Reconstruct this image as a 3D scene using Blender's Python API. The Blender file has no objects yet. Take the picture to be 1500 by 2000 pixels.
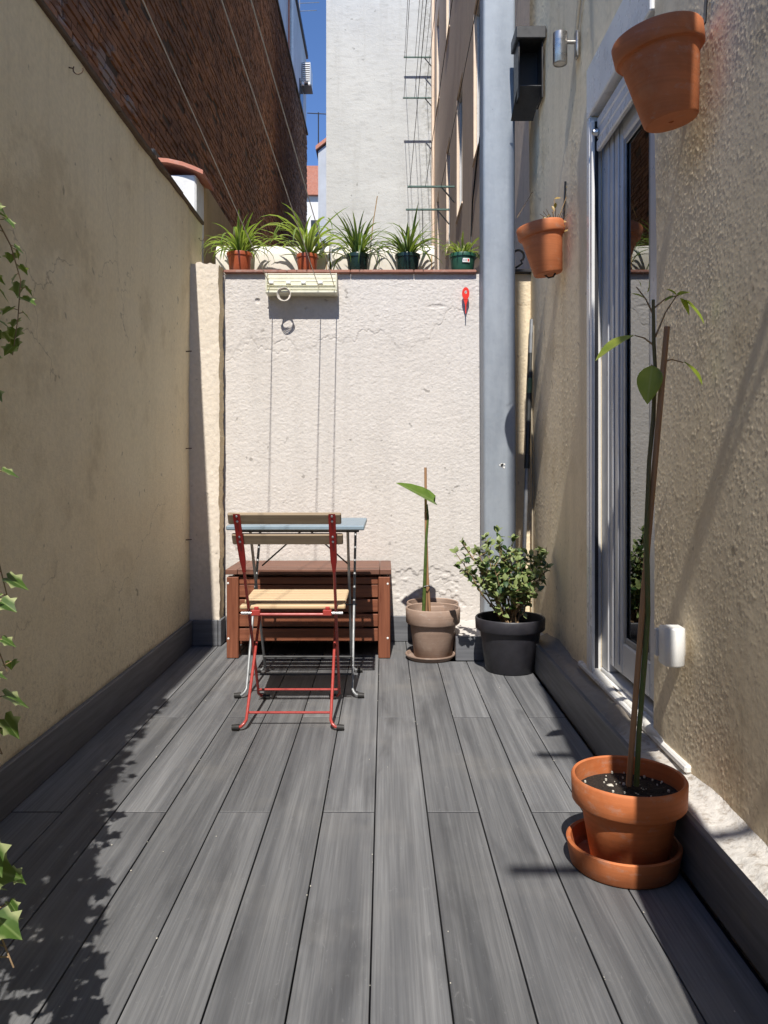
import bpy, bmesh, math, random
import numpy as np
from mathutils import Vector, Matrix, Euler, Quaternion

random.seed(7)
RNG = np.random.default_rng(11)
SC = bpy.context.scene
COL = SC.collection
R = math.radians

# ------------------------------------------------------------------ camera
cam_data = bpy.data.cameras.new('camera')
cam = bpy.data.objects.new('camera', cam_data)
COL.objects.link(cam)
cam.location = (0, 0, 0.92)
cam.rotation_euler = (R(90), 0, 0)
cam_data.sensor_fit = 'VERTICAL'
cam_data.sensor_height = 36.0
cam_data.lens = 28.0
cam_data.shift_y = -0.041
cam_data.clip_start = 0.02
cam_data.clip_end = 400
SC.camera = cam

# ------------------------------------------------------------------ sky and sun
SUN_DIR = Vector((0.052, 0.75, -1.0)).normalized()
world = bpy.data.worlds.new('World')
SC.world = world
world.use_nodes = True
wn = world.node_tree.nodes
wl = world.node_tree.links
wn.clear()
sky = wn.new('ShaderNodeTexSky')
sky.sky_type = 'NISHITA'
sky.sun_disc = False
sky.sun_elevation = math.asin(-SUN_DIR.z)
sky.sun_rotation = math.pi + 0.07
sky.altitude = 3000
sky.air_density = 0.85
sky.dust_density = 0.0
sky.ozone_density = 8.0
bg = wn.new('ShaderNodeBackground')
bg.inputs['Strength'].default_value = 0.14
wo = wn.new('ShaderNodeOutputWorld')
wl.new(sky.outputs[0], bg.inputs[0])
wl.new(bg.outputs[0], wo.inputs[0])
sun_data = bpy.data.lights.new('sun', 'SUN')
sun_data.energy = 3.7
sun_data.angle = R(0.53)
sun_data.color = (1.0, 0.95, 0.87)
sun = bpy.data.objects.new('sun', sun_data)
COL.objects.link(sun)
sun.rotation_euler = SUN_DIR.to_track_quat('-Z', 'Y').to_euler()
sun.location = (0, -4, 9)

SC.view_settings.view_transform = 'Standard'
SC.view_settings.look = 'None'
SC.view_settings.exposure = 0.74
SC.view_settings.gamma = 1.0
SC.view_settings.use_curve_mapping = False
SC.cycles.use_denoising = True
SC.cycles.max_bounces = 10
SC.cycles.diffuse_bounces = 6
SC.cycles.caustics_reflective = False
SC.cycles.caustics_refractive = False
SC.cycles.sample_clamp_indirect = 8

# ------------------------------------------------------------------ materials
class NT:
    """small node-building helper"""
    def __init__(s, name):
        s.m = bpy.data.materials.new(name)
        s.m.use_nodes = True
        s.t = s.m.node_tree
        s.n = s.t.nodes
        s.n.clear()
        s.out = s.n.new('ShaderNodeOutputMaterial')
        s.b = s.n.new('ShaderNodeBsdfPrincipled')
        s.t.links.new(s.b.outputs[0], s.out.inputs[0])
        s._pos = None
    def l(s, a, b): s.t.links.new(a, b)
    def pos(s):
        if s._pos is None:
            g = s.n.new('ShaderNodeNewGeometry')
            s._pos = g.outputs['Position']
        return s._pos
    def obj(s):
        return s.n.new('ShaderNodeTexCoord').outputs['Object']
    def rnd(s):
        return s.n.new('ShaderNodeObjectInfo').outputs['Random']
    def scaled(s, stretch, vec=None, offset=None):
        m = s.n.new('ShaderNodeMapping')
        m.inputs['Scale'].default_value = stretch
        s.l(vec or s.pos(), m.inputs['Vector'])
        if offset is not None:
            a = s.n.new('ShaderNodeVectorMath'); a.operation = 'SCALE'
            a.inputs[0].default_value = (37.0, 91.0, 53.0)
            s.l(offset, a.inputs['Scale'])
            s.l(a.outputs[0], m.inputs['Location'])
        return m.outputs[0]
    def noise(s, scale, detail=3, rough=0.55, vec=None, dist=0.0):
        n = s.n.new('ShaderNodeTexNoise')
        n.inputs['Scale'].default_value = scale
        n.inputs['Detail'].default_value = detail
        n.inputs['Roughness'].default_value = rough
        n.inputs['Distortion'].default_value = dist
        s.l(vec or s.pos(), n.inputs['Vector'])
        return n.outputs['Fac']
    def voro(s, scale, vec=None):
        n = s.n.new('ShaderNodeTexVoronoi')
        n.inputs['Scale'].default_value = scale
        s.l(vec or s.pos(), n.inputs['Vector'])
        return n.outputs['Distance']
    def ramp(s, fac, a, b, lo=0.0, hi=1.0):
        m = s.n.new('ShaderNodeMapRange')
        m.clamp = True
        m.inputs['From Min'].default_value = a
        m.inputs['From Max'].default_value = b
        m.inputs['To Min'].default_value = lo
        m.inputs['To Max'].default_value = hi
        s.l(fac, m.inputs['Value'])
        return m.outputs[0]
    def mul(s, a, b):
        m = s.n.new('ShaderNodeMath'); m.operation = 'MULTIPLY'
        s._in(m.inputs[0], a); s._in(m.inputs[1], b)
        return m.outputs[0]
    def add(s, a, b):
        m = s.n.new('ShaderNodeMath'); m.operation = 'ADD'
        s._in(m.inputs[0], a); s._in(m.inputs[1], b)
        return m.outputs[0]
    def _in(s, sock, v):
        if isinstance(v, (int, float)): sock.default_value = v
        elif isinstance(v, (tuple, list)): sock.default_value = (*v[:3], 1.0)
        else: s.l(v, sock)
    def mix(s, fac, a, b, blend='MIX'):
        m = s.n.new('ShaderNodeMix'); m.data_type = 'RGBA'; m.blend_type = blend
        s._in(m.inputs[0], fac); s._in(m.inputs[6], a); s._in(m.inputs[7], b)
        return m.outputs[2]
    def color(s, c): s._in(s.b.inputs['Base Color'], c)
    def rough(s, v): s._in(s.b.inputs['Roughness'], v)
    def bump(s, h, strength=0.3, dist=0.01):
        b = s.n.new('ShaderNodeBump')
        b.inputs['Strength'].default_value = strength
        b.inputs['Distance'].default_value = dist
        s.l(h, b.inputs['Height'])
        s.l(b.outputs[0], s.b.inputs['Normal'])
    def sepz(s, vec=None):
        x = s.n.new('ShaderNodeSeparateXYZ'); s.l(vec or s.pos(), x.inputs[0])
        return x.outputs

M = {}
def simple(key, c, rough=0.5, metal=0.0, var=0.12, scale=25, spec=0.5):
    k = NT(key)
    n = k.noise(scale, 4)
    d = tuple(max(0, v * (1 - var * 1.6)) for v in c)
    e = tuple(min(1, v * (1 + var)) for v in c)
    k.color(k.mix(k.ramp(n, 0.3, 0.7), d, e))
    k.rough(k.ramp(k.noise(scale * 2.3, 3), 0.3, 0.7, max(0.03, rough - 0.08), min(1, rough + 0.08)))
    k.b.inputs['Metallic'].default_value = metal
    k.b.inputs['Specular IOR Level'].default_value = spec
    M[key] = k.m
    return k

def weather(k):
    """splash dirt at the foot, run-off streaks under the top, hairline cracks and scuffs"""
    old = k.b.inputs['Base Color'].links[0].from_socket
    z = k.sepz()[2]
    foot = k.ramp(k.add(z, k.mul(k.noise(4, 5, 0.65), 0.9)), 1.05, 0.35)
    spk = k.ramp(k.noise(55, 4, 0.7), 0.5, 0.68)
    col = k.mix(k.mul(k.mul(foot, spk), 0.6), old, (0.24, 0.18, 0.11))
    head = k.ramp(z, 1.3, 2.3)
    run = k.ramp(k.noise(1.0, 4, 0.6, k.scaled((16, 16, 0.45))), 0.5, 0.7)
    col = k.mix(k.mul(k.mul(head, run), 0.2), col, (0.36, 0.29, 0.18))
    blot = k.ramp(k.noise(2.6, 6, 0.7), 0.54, 0.64)
    col = k.mix(k.mul(blot, 0.3), col, (0.46, 0.36, 0.21))
    v = k.n.new('ShaderNodeTexVoronoi'); v.feature = 'DISTANCE_TO_EDGE'; v.inputs['Scale'].default_value = 1.1
    nz = k.n.new('ShaderNodeTexNoise'); nz.inputs['Scale'].default_value = 5; nz.inputs['Detail'].default_value = 6
    k.l(k.pos(), nz.inputs['Vector'])
    vm = k.n.new('ShaderNodeVectorMath'); vm.operation = 'MULTIPLY_ADD'
    k.l(nz.outputs['Color'], vm.inputs[0]); vm.inputs[1].default_value = (0.35,)*3; k.l(k.pos(), vm.inputs[2])
    k.l(vm.outputs[0], v.inputs['Vector'])
    crack = k.mul(k.ramp(v.outputs['Distance'], 0.0, 0.0035, 1.0, 0.0), k.ramp(k.noise(1.7, 3), 0.52, 0.58))
    col = k.mix(k.mul(crack, 0.55), col, (0.22, 0.16, 0.09))
    scr = k.ramp(k.noise(1.0, 3, 0.6, k.scaled((40, 3, 60))), 0.68, 0.72)
    col = k.mix(k.mul(scr, 0.22), col, (0.85, 0.78, 0.62))
    k.color(col)

def stucco(key, c, stain, grain=0.35, gscale=160, spots=True, stain_amt=0.5, streak=0.35, bdist=0.004):
    k = NT(key)
    big = k.noise(1.3, 5, 0.6)
    col = k.mix(k.mul(k.ramp(big, 0.42, 0.72), stain_amt), c, stain)
    st = k.noise(1.0, 4, 0.6, k.scaled((9, 9, 0.7)))
    col = k.mix(k.mul(k.ramp(st, 0.5, 0.75), streak), col, tuple(v * 0.62 for v in stain))
    fine = k.noise(gscale * 0.45, 3)
    col = k.mix(k.mul(k.ramp(fine, 0.35, 0.65), 0.22), col, tuple(v * 0.6 for v in c))
    if spots:
        sp = k.noise(22, 2, 0.5)
        col = k.mix(k.mul(k.ramp(sp, 0.71, 0.76), 0.6), col, tuple(v * 0.35 for v in stain))
    k.color(col)
    k.rough(0.92)
    k.b.inputs['Specular IOR Level'].default_value = 0.2
    if grain:
        k.bump(k.add(k.noise(gscale, 4, 0.6), k.mul(k.noise(28, 3), 0.7)), grain, bdist)
    M[key] = k.m
    return k

KL = stucco('stucco_left', (0.87, 0.76, 0.54), (0.80, 0.67, 0.44), 0.6, 130, stain_amt=0.6, streak=0.15, bdist=0.006)
weather(KL)
KR = stucco('stucco_right', (0.82, 0.70, 0.51), (0.74, 0.61, 0.42), 0.0, 150, stain_amt=0.55, streak=0.35)
weather(KR)
stucco('stucco_back', (0.635, 0.60, 0.568), (0.575, 0.53, 0.485), 0.4, 150, stain_amt=0.5, streak=0.22, bdist=0.004)
stucco('stucco_ochre', (0.62, 0.45, 0.24), (0.50, 0.34, 0.16), 0.4, 90)
stucco('white_paint_wall', (0.80, 0.79, 0.77), (0.66, 0.65, 0.62), 0.4, 60, stain_amt=0.4, streak=0.2)
stucco('peach_wall', (0.83, 0.67, 0.53), (0.75, 0.60, 0.47), 0.15, 40, stain_amt=0.5, streak=0.35)
stucco('stucco_pier', (0.72, 0.645, 0.55), (0.62, 0.54, 0.43), 0.4, 110)
stucco('stucco_edge', (0.78, 0.66, 0.45), (0.66, 0.52, 0.32), 0.4, 90)
stucco('concrete', (0.34, 0.30, 0.25), (0.22, 0.19, 0.16), 0.7, 60, stain_amt=0.8, streak=0.2, bdist=0.01)
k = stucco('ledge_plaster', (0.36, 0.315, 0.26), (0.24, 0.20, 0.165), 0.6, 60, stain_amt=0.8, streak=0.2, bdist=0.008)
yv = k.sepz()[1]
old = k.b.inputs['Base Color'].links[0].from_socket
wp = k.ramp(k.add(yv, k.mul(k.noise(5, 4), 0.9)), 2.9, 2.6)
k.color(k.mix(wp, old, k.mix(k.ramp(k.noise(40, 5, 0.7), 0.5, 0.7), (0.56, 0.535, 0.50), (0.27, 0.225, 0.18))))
stucco('grey_facade', (0.50, 0.52, 0.56), (0.40, 0.42, 0.46), 0.1, 10, spots=False)
stucco('mortar', (0.12, 0.085, 0.06), (0.07, 0.05, 0.035), 0.6, 50, bdist=0.01)

k = NT('far_white_wall')     # big sunlit party wall: patchy old paint with horizontal trowel bands
p1 = k.noise(1.0, 6, 0.65, k.scaled((0.8, 0.8, 1.6)))
col = k.mix(k.ramp(p1, 0.35, 0.7), (0.59, 0.60, 0.595), (0.50, 0.51, 0.51))
p2 = k.noise(1.0, 5, 0.7, k.scaled((5, 5, 16)))
col = k.mix(k.mul(k.ramp(p2, 0.52, 0.7), 0.45), col, (0.36, 0.36, 0.35))
col = k.mix(k.mul(k.ramp(k.noise(1.0, 5, 0.65, k.scaled((6, 6, 0.5))), 0.52, 0.7), 0.35), col, (0.40, 0.40, 0.38))
col = k.mix(k.mul(k.ramp(k.noise(9, 3), 0.70, 0.74), 0.6), col, (0.2, 0.2, 0.19))
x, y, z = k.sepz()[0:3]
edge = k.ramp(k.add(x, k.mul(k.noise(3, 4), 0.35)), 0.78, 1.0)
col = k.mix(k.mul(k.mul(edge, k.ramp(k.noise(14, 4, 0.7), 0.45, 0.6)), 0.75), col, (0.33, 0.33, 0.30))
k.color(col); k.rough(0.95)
k.bump(k.add(k.mul(p2, 0.5), k.noise(16, 6, 0.75)), 0.3, 0.03)
M['far_white_wall'] = k.m

k = NT('deck_board')
rd = k.rnd()
v1 = k.scaled((26, 0.9, 26), offset=rd)
g1 = k.noise(1.0, 5, 0.6, v1, 0.3)
v2 = k.scaled((210, 2.0, 210), offset=rd)
g2 = k.noise(1.0, 4, 0.7, v2)
v3 = k.scaled((7, 1.6, 7), offset=rd)
g3 = k.noise(1.0, 4, 0.6, v3, 0.5)
col = k.mix(k.ramp(g1, 0.36, 0.64), (0.108, 0.111, 0.118), (0.204, 0.206, 0.211))
col = k.mix(k.mul(k.ramp(g2, 0.4, 0.62), 0.5), col, (0.078, 0.079, 0.083))
col = k.mix(k.mul(k.ramp(g3, 0.56, 0.74), 0.62), col, (0.048, 0.049, 0.053))
col = k.mix(k.mul(k.ramp(k.noise(2.3, 4), 0.55, 0.75), 0.35), col, (0.25, 0.235, 0.212))
hv = k.n.new('ShaderNodeHueSaturation')
k.l(col, hv.inputs['Color']); k.l(k.ramp(rd, 0, 1, 0.82, 1.18), hv.inputs['Value'])
scf = k.ramp(k.noise(1.0, 5, 0.7, k.scaled((60, 22, 60), offset=rd), 1.5), 0.62, 0.7)
col = k.mix(k.mul(scf, 0.25), hv.outputs[0], (0.30, 0.30, 0.30))
col = k.mix(k.mul(k.ramp(k.noise(3.2, 5, 0.65), 0.55, 0.7), 0.14), col, (0.25, 0.24, 0.225))
k.color(col)
k.rough(k.ramp(g1, 0.3, 0.7, 0.5, 0.68))
k.b.inputs['Specular IOR Level'].default_value = 0.35
k.bump(k.add(g2, k.mul(g1, 0.6)), 0.35, 0.0015)
M['deck_board'] = k.m

k = NT('skirting_board')
g = k.noise(1.0, 5, 0.6, k.scaled((3, 3, 60)))
col = k.mix(k.ramp(g, 0.35, 0.7), (0.10, 0.104, 0.115), (0.165, 0.17, 0.185))
col = k.mix(k.mul(k.ramp(k.noise(9, 4), 0.6, 0.75), 0.4), col, (0.20, 0.18, 0.15))
k.color(col); k.rough(0.6)
k.bump(g, 0.25, 0.001)
M['skirting_board'] = k.m

def wood(key, a, b, axis=0, rough=0.5, sc=1.0, dark=None):
    k = NT(key)
    st = [70 * sc] * 3; st[axis] = 3.0 * sc
    rd = k.rnd()
    g = k.noise(1.0, 5, 0.65, k.scaled(st, offset=rd), 0.6)
    st2 = [14 * sc] * 3; st2[axis] = 1.2 * sc
    h = k.noise(1.0, 3, 0.5, k.scaled(st2, offset=rd))
    col = k.mix(k.ramp(g, 0.3, 0.7), a, b)
    col = k.mix(k.mul(k.ramp(h, 0.5, 0.75), 0.55), col, dark or tuple(v * 0.5 for v in a))
    k.color(col)
    k.rough(k.ramp(g, 0.3, 0.7, rough - 0.06, rough + 0.1))
    k.bump(g, 0.3, 0.001)
    M[key] = k.m
wood('brown_wood', (0.14, 0.044, 0.023), (0.275, 0.098, 0.05), 0, 0.45)
wood('brown_wood_upright', (0.14, 0.044, 0.023), (0.275, 0.098, 0.05), 2, 0.45)
wood('brown_wood_deep', (0.12, 0.052, 0.034), (0.225, 0.105, 0.07), 0, 0.5)
wood('pale_wood', (0.52, 0.36, 0.20), (0.68, 0.50, 0.31), 0, 0.5)
wood('weathered_wood', (0.26, 0.19, 0.12), (0.40, 0.31, 0.21), 0, 0.6)
wood('stake_wood', (0.30, 0.16, 0.08), (0.40, 0.23, 0.12), 2, 0.6)

k = NT('brick')
rd = k.rnd()
x = k.noise(1.0, 4, 0.6, k.scaled((5, 5, 14), offset=rd))
cell = k.n.new('ShaderNodeTexVoronoi'); cell.inputs['Scale'].default_value = 1.0
k.l(k.scaled((1.0, 3.6, 15.0)), cell.inputs['Vector'])
sepc = k.n.new('ShaderNodeSeparateColor'); k.l(cell.outputs['Color'], sepc.inputs[0])
col = k.mix(k.ramp(x, 0.3, 0.7), (0.28, 0.12, 0.052), (0.47, 0.215, 0.095))
col = k.mix(k.ramp(sepc.outputs[0], 0.0, 1.0, 0.0, 0.75), col, (0.13, 0.055, 0.03))
col = k.mix(k.mul(k.ramp(k.noise(0.45, 4), 0.5, 0.7), 0.5), col, (0.12, 0.065, 0.04))
# remains of old render on the lowest courses over the wall
sx = k.sepz()
low = k.ramp(sx[2], 4.15, 3.8, 0.0, 1.0)
near = k.ramp(sx[1], 7.0, 6.2, 0.0, 1.0)
pat = k.ramp(k.noise(1.0, 4, 0.6, k.scaled((1, 2.2, 6))), 0.5, 0.56)
col = k.mix(k.mul(k.mul(low, near), k.mul(pat, 0.85)), col, (0.36, 0.29, 0.25))
k.color(col); k.rough(0.9)
k.bump(k.noise(45, 4, 0.7), 0.7, 0.01)
M['brick'] = k.m

def terracotta(key, a, b, chalk=(0.55, 0.42, 0.34), amt=0.35):
    k = NT(key)
    n = k.noise(9, 5, 0.6)
    col = k.mix(k.ramp(n, 0.35, 0.7), a, b)
    ring = k.noise(1.0, 2, 0.5, k.scaled((3, 3, 130)))
    col = k.mix(k.mul(k.ramp(ring, 0.45, 0.65), 0.2), col, tuple(v * 0.6 for v in a))
    col = k.mix(k.mul(k.ramp(k.noise(14, 5, 0.65), 0.54, 0.70), amt * 1.5), col, chalk)
    col = k.mix(k.mul(k.ramp(k.noise(6, 4), 0.6, 0.75), 0.4), col, tuple(v * 0.45 for v in a))
    z = k.sepz()[2]
    damp = k.ramp(k.add(z, k.mul(k.noise(16, 4), 0.12)), 0.135, 0.07)
    col = k.mix(k.mul(damp, 0.35), col, tuple(v * 0.35 for v in a))
    bloom = k.mul(k.ramp(k.noise(1.0, 5, 0.7, k.scaled((18, 18, 34))), 0.56, 0.66), 0.3)
    col = k.mix(bloom, col, tuple(0.5 * v + 0.2 for v in chalk))
    k.color(col); k.rough(k.ramp(n, 0.3, 0.7, 0.62, 0.8))
    k.bump(k.add(ring, k.noise(220, 2)), 0.18, 0.001)
    M[key] = k.m
terracotta('terracotta', (0.47, 0.135, 0.042), (0.60, 0.19, 0.065), (0.50, 0.24, 0.12), 0.2)
terracotta('terracotta_wall', (0.48, 0.145, 0.05), (0.60, 0.20, 0.075), (0.50, 0.26, 0.14), 0.22)
terracotta('brown_clay', (0.30, 0.205, 0.155), (0.39, 0.275, 0.215), (0.47, 0.37, 0.30), 0.3)
terracotta('roof_tile', (0.45, 0.16, 0.10), (0.55, 0.22, 0.14), (0.5, 0.35, 0.3), 0.4)
terracotta('coping_tile', (0.26, 0.115, 0.085), (0.36, 0.17, 0.12), (0.45, 0.33, 0.28), 0.4)

simple('terracotta_plastic', (0.36, 0.085, 0.035), 0.35, var=0.08)
simple('dark_green_plastic', (0.010, 0.030, 0.026), 0.3, var=0.1)
simple('green_plastic', (0.025, 0.10, 0.065), 0.4, var=0.1)
simple('black_plastic', (0.028, 0.027, 0.034), 0.5, var=0.15)
simple('rubber', (0.022, 0.021, 0.02), 0.6)
simple('white_plastic', (0.78, 0.78, 0.76), 0.35, var=0.04)
simple('white_enamel', (0.74, 0.73, 0.71), 0.3, var=0.05, scale=8)
simple('frame_grey', (0.56, 0.565, 0.58), 0.35, var=0.05, scale=8)
simple('dark_gasket', (0.02, 0.02, 0.025), 0.6)
simple('cream_plastic', (0.72, 0.70, 0.56), 0.45, var=0.06)
simple('cream_sheet', (0.74, 0.69, 0.61), 0.6, var=0.08, scale=9)
simple('tan_sheet', (0.46, 0.33, 0.19), 0.7, var=0.15, scale=9)
simple('red_paint', (0.42, 0.022, 0.016), 0.35, var=0.08)
simple('red_tube', (0.37, 0.052, 0.042), 0.3, var=0.08)
simple('bolt_metal', (0.60, 0.60, 0.60), 0.35, 1.0)
simple('grey_steel', (0.27, 0.28, 0.29), 0.45, 0.25)
simple('blue_grey_paint', (0.23, 0.30, 0.355), 0.38, var=0.07)
simple('dark_steel', (0.05, 0.05, 0.052), 0.45, 0.4)
simple('black_metal', (0.020, 0.019, 0.020), 0.42, 0.2)
simple('brushed_steel', (0.42, 0.40, 0.38), 0.32, 0.9)
simple('red_plastic', (0.72, 0.035, 0.02), 0.35, var=0.05)
simple('cord_white', (0.62, 0.57, 0.50), 0.7)
simple('cable_black', (0.03, 0.03, 0.03), 0.6)
simple('cable_beige', (0.42, 0.36, 0.27), 0.6)
simple('green_bar', (0.07, 0.13, 0.11), 0.5)
simple('lens_white', (0.6, 0.58, 0.54), 0.3)
simple('dark_room', (0.10, 0.095, 0.09), 0.9)
simple('rust', (0.10, 0.06, 0.035), 0.8)
simple('stem_green', (0.075, 0.12, 0.025), 0.5, var=0.25)
simple('stem_brown', (0.30, 0.20, 0.11), 0.8, var=0.2)
simple('dry_stem', (0.35, 0.22, 0.10), 0.8)
simple('roller_black', (0.03, 0.032, 0.03), 0.5)
simple('roller_green', (0.16, 0.24, 0.13), 0.5)
simple('sealant', (0.72, 0.70, 0.65), 0.6, var=0.08, scale=60)
simple('crumb', (0.55, 0.52, 0.45), 0.9)

k = NT('sapling_stem')
z = k.sepz()[2]
bark = k.noise(1.0, 4, 0.7, k.scaled((220, 220, 60)))
col = k.mix(k.ramp(k.add(z, k.mul(k.noise(9, 3), 0.5)), 0.75, 1.15), (0.075, 0.12, 0.03), (0.11, 0.10, 0.04))
col = k.mix(k.mul(k.ramp(bark, 0.5, 0.65), 0.6), col, (0.16, 0.11, 0.06))
k.color(col); k.rough(0.65); k.bump(bark, 0.5, 0.002)
M['sapling_stem'] = k.m

k = NT('galvanised')
sp = k.n.new('ShaderNodeTexVoronoi'); sp.inputs['Scale'].default_value = 55
k.l(k.pos(), sp.inputs['Vector'])
sc_ = k.n.new('ShaderNodeSeparateColor'); k.l(sp.outputs['Color'], sc_.inputs[0])
n = k.noise(1.0, 5, 0.6, k.scaled((9, 9, 2.2)))
col = k.mix(k.ramp(n, 0.3, 0.7), (0.205, 0.235, 0.275), (0.31, 0.345, 0.39))
col = k.mix(k.mul(sc_.outputs[0], 0.10), col, (0.40, 0.44, 0.49))
col = k.mix(k.mul(k.ramp(k.noise(60, 2), 0.72, 0.77), 0.6), col, (0.12, 0.11, 0.10))
k.color(col)
k.b.inputs['Metallic'].default_value = 0.12
k.rough(k.ramp(n, 0.3, 0.7, 0.5, 0.66))
k.bump(k.noise(7, 3), 0.2, 0.012)
M['galvanised'] = k.m

k = NT('soil')
n = k.noise(180, 4, 0.7)
col = k.mix(k.ramp(n, 0.4, 0.7), (0.012, 0.008, 0.006), (0.045, 0.030, 0.02))
col = k.mix(k.ramp(k.noise(260, 1), 0.74, 0.78), col, (0.35, 0.28, 0.18))
k.color(col); k.rough(0.95); k.bump(n, 1.0, 0.008)
M['soil'] = k.m

def leaf_mat(key, a, b, edge=None, vein=None, trans=0.4, rough=0.42, edge_w=None):
    k = NT(key)
    oc = k.obj()
    rd = k.rnd()
    n = k.noise(30, 3, 0.5)
    col = k.mix(k.ramp(n, 0.3, 0.7), a, b)
    col = k.mix(k.ramp(rd, 0, 1, 0, 0.5), col, tuple(v * 0.6 for v in a))
    s = k.sepz(oc)
    ab = k.n.new('ShaderNodeMath'); ab.operation = 'ABSOLUTE'; k.l(s[0], ab.inputs[0])
    if edge is not None:
        col = k.mix(k.mul(k.ramp(k.add(ab.outputs[0], k.mul(k.noise(60, 2), edge_w[2])), edge_w[0], edge_w[1]), 0.9), col, edge)
    if vein is not None:
        col = k.mix(k.ramp(ab.outputs[0], 0.0006, 0.003, 0.6, 0.0), col, vein)
    k.color(col); k.rough(rough)
    tr = k.n.new('ShaderNodeBsdfTranslucent')
    br = k.mix(0.5, col, (0.55, 0.75, 0.06))
    k.l(br, tr.inputs['Color'])
    mx = k.n.new('ShaderNodeMixShader'); mx.inputs[0].default_value = trans
    k.l(k.b.outputs[0], mx.inputs[1]); k.l(tr.outputs[0], mx.inputs[2])
    k.l(mx.outputs[0], k.out.inputs[0])
    M[key] = k.m
leaf_mat('ivy_leaf', (0.045, 0.10, 0.016), (0.085, 0.16, 0.028), (0.42, 0.46, 0.22), (0.22, 0.30, 0.10), 0.3, edge_w=(0.020, 0.030, 0.012))
leaf_mat('spider_leaf', (0.095, 0.19, 0.03), (0.15, 0.27, 0.05), (0.42, 0.45, 0.16), None, 0.45, edge_w=(0.0035, 0.0060, 0.001))
leaf_mat('spider_leaf_dark', (0.05, 0.12, 0.028), (0.085, 0.17, 0.04), (0.30, 0.36, 0.15), None, 0.3, edge_w=(0.0040, 0.0065, 0.001))
leaf_mat('spider_leaf_pale', (0.19, 0.28, 0.05), (0.28, 0.37, 0.08), (0.55, 0.55, 0.24), None, 0.35, edge_w=(0.0030, 0.0052, 0.001))
leaf_mat('bush_leaf', (0.016, 0.05, 0.014), (0.034, 0.085, 0.024), (0.22, 0.27, 0.10), (0.05, 0.10, 0.03), 0.08, 0.42, edge_w=(0.0125, 0.0150, 0.004))
leaf_mat('avocado_leaf', (0.14, 0.20, 0.025), (0.24, 0.28, 0.045), None, (0.30, 0.32, 0.10), 0.45)
leaf_mat('shoot_leaf', (0.10, 0.20, 0.035), (0.17, 0.29, 0.06), None, (0.35, 0.45, 0.15), 0.4, 0.3)
leaf_mat('dry_leaf', (0.40, 0.24, 0.07), (0.52, 0.36, 0.12), None, None, 0.3)

k = NT('door_glass')          # double glazing: mirror-like at the slant, dark room behind
fr = k.n.new('ShaderNodeFresnel'); fr.inputs['IOR'].default_value = 2.8
gl = k.n.new('ShaderNodeBsdfGlossy'); gl.inputs['Roughness'].default_value = 0.0
gl.inputs['Color'].default_value = (0.95, 0.97, 0.97, 1)
tp = k.n.new('ShaderNodeBsdfTransparent'); tp.inputs['Color'].default_value = (0.62, 0.66, 0.66, 1)
mx = k.n.new('ShaderNodeMixShader')
k.l(fr.outputs[0], mx.inputs[0]); k.l(tp.outputs[0], mx.inputs[1]); k.l(gl.outputs[0], mx.inputs[2])
k.l(mx.outputs[0], k.out.inputs[0])
M['door_glass'] = k.m
simple('window_glass', (0.05, 0.06, 0.07), 0.08)

k = NT('ground_soil'); n = k.noise(6, 5)
k.color(k.mix(k.ramp(n, 0.3, 0.7), (0.10, 0.095, 0.085), (0.17, 0.16, 0.145))); k.rough(0.95)
M['ground'] = k.m

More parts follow.
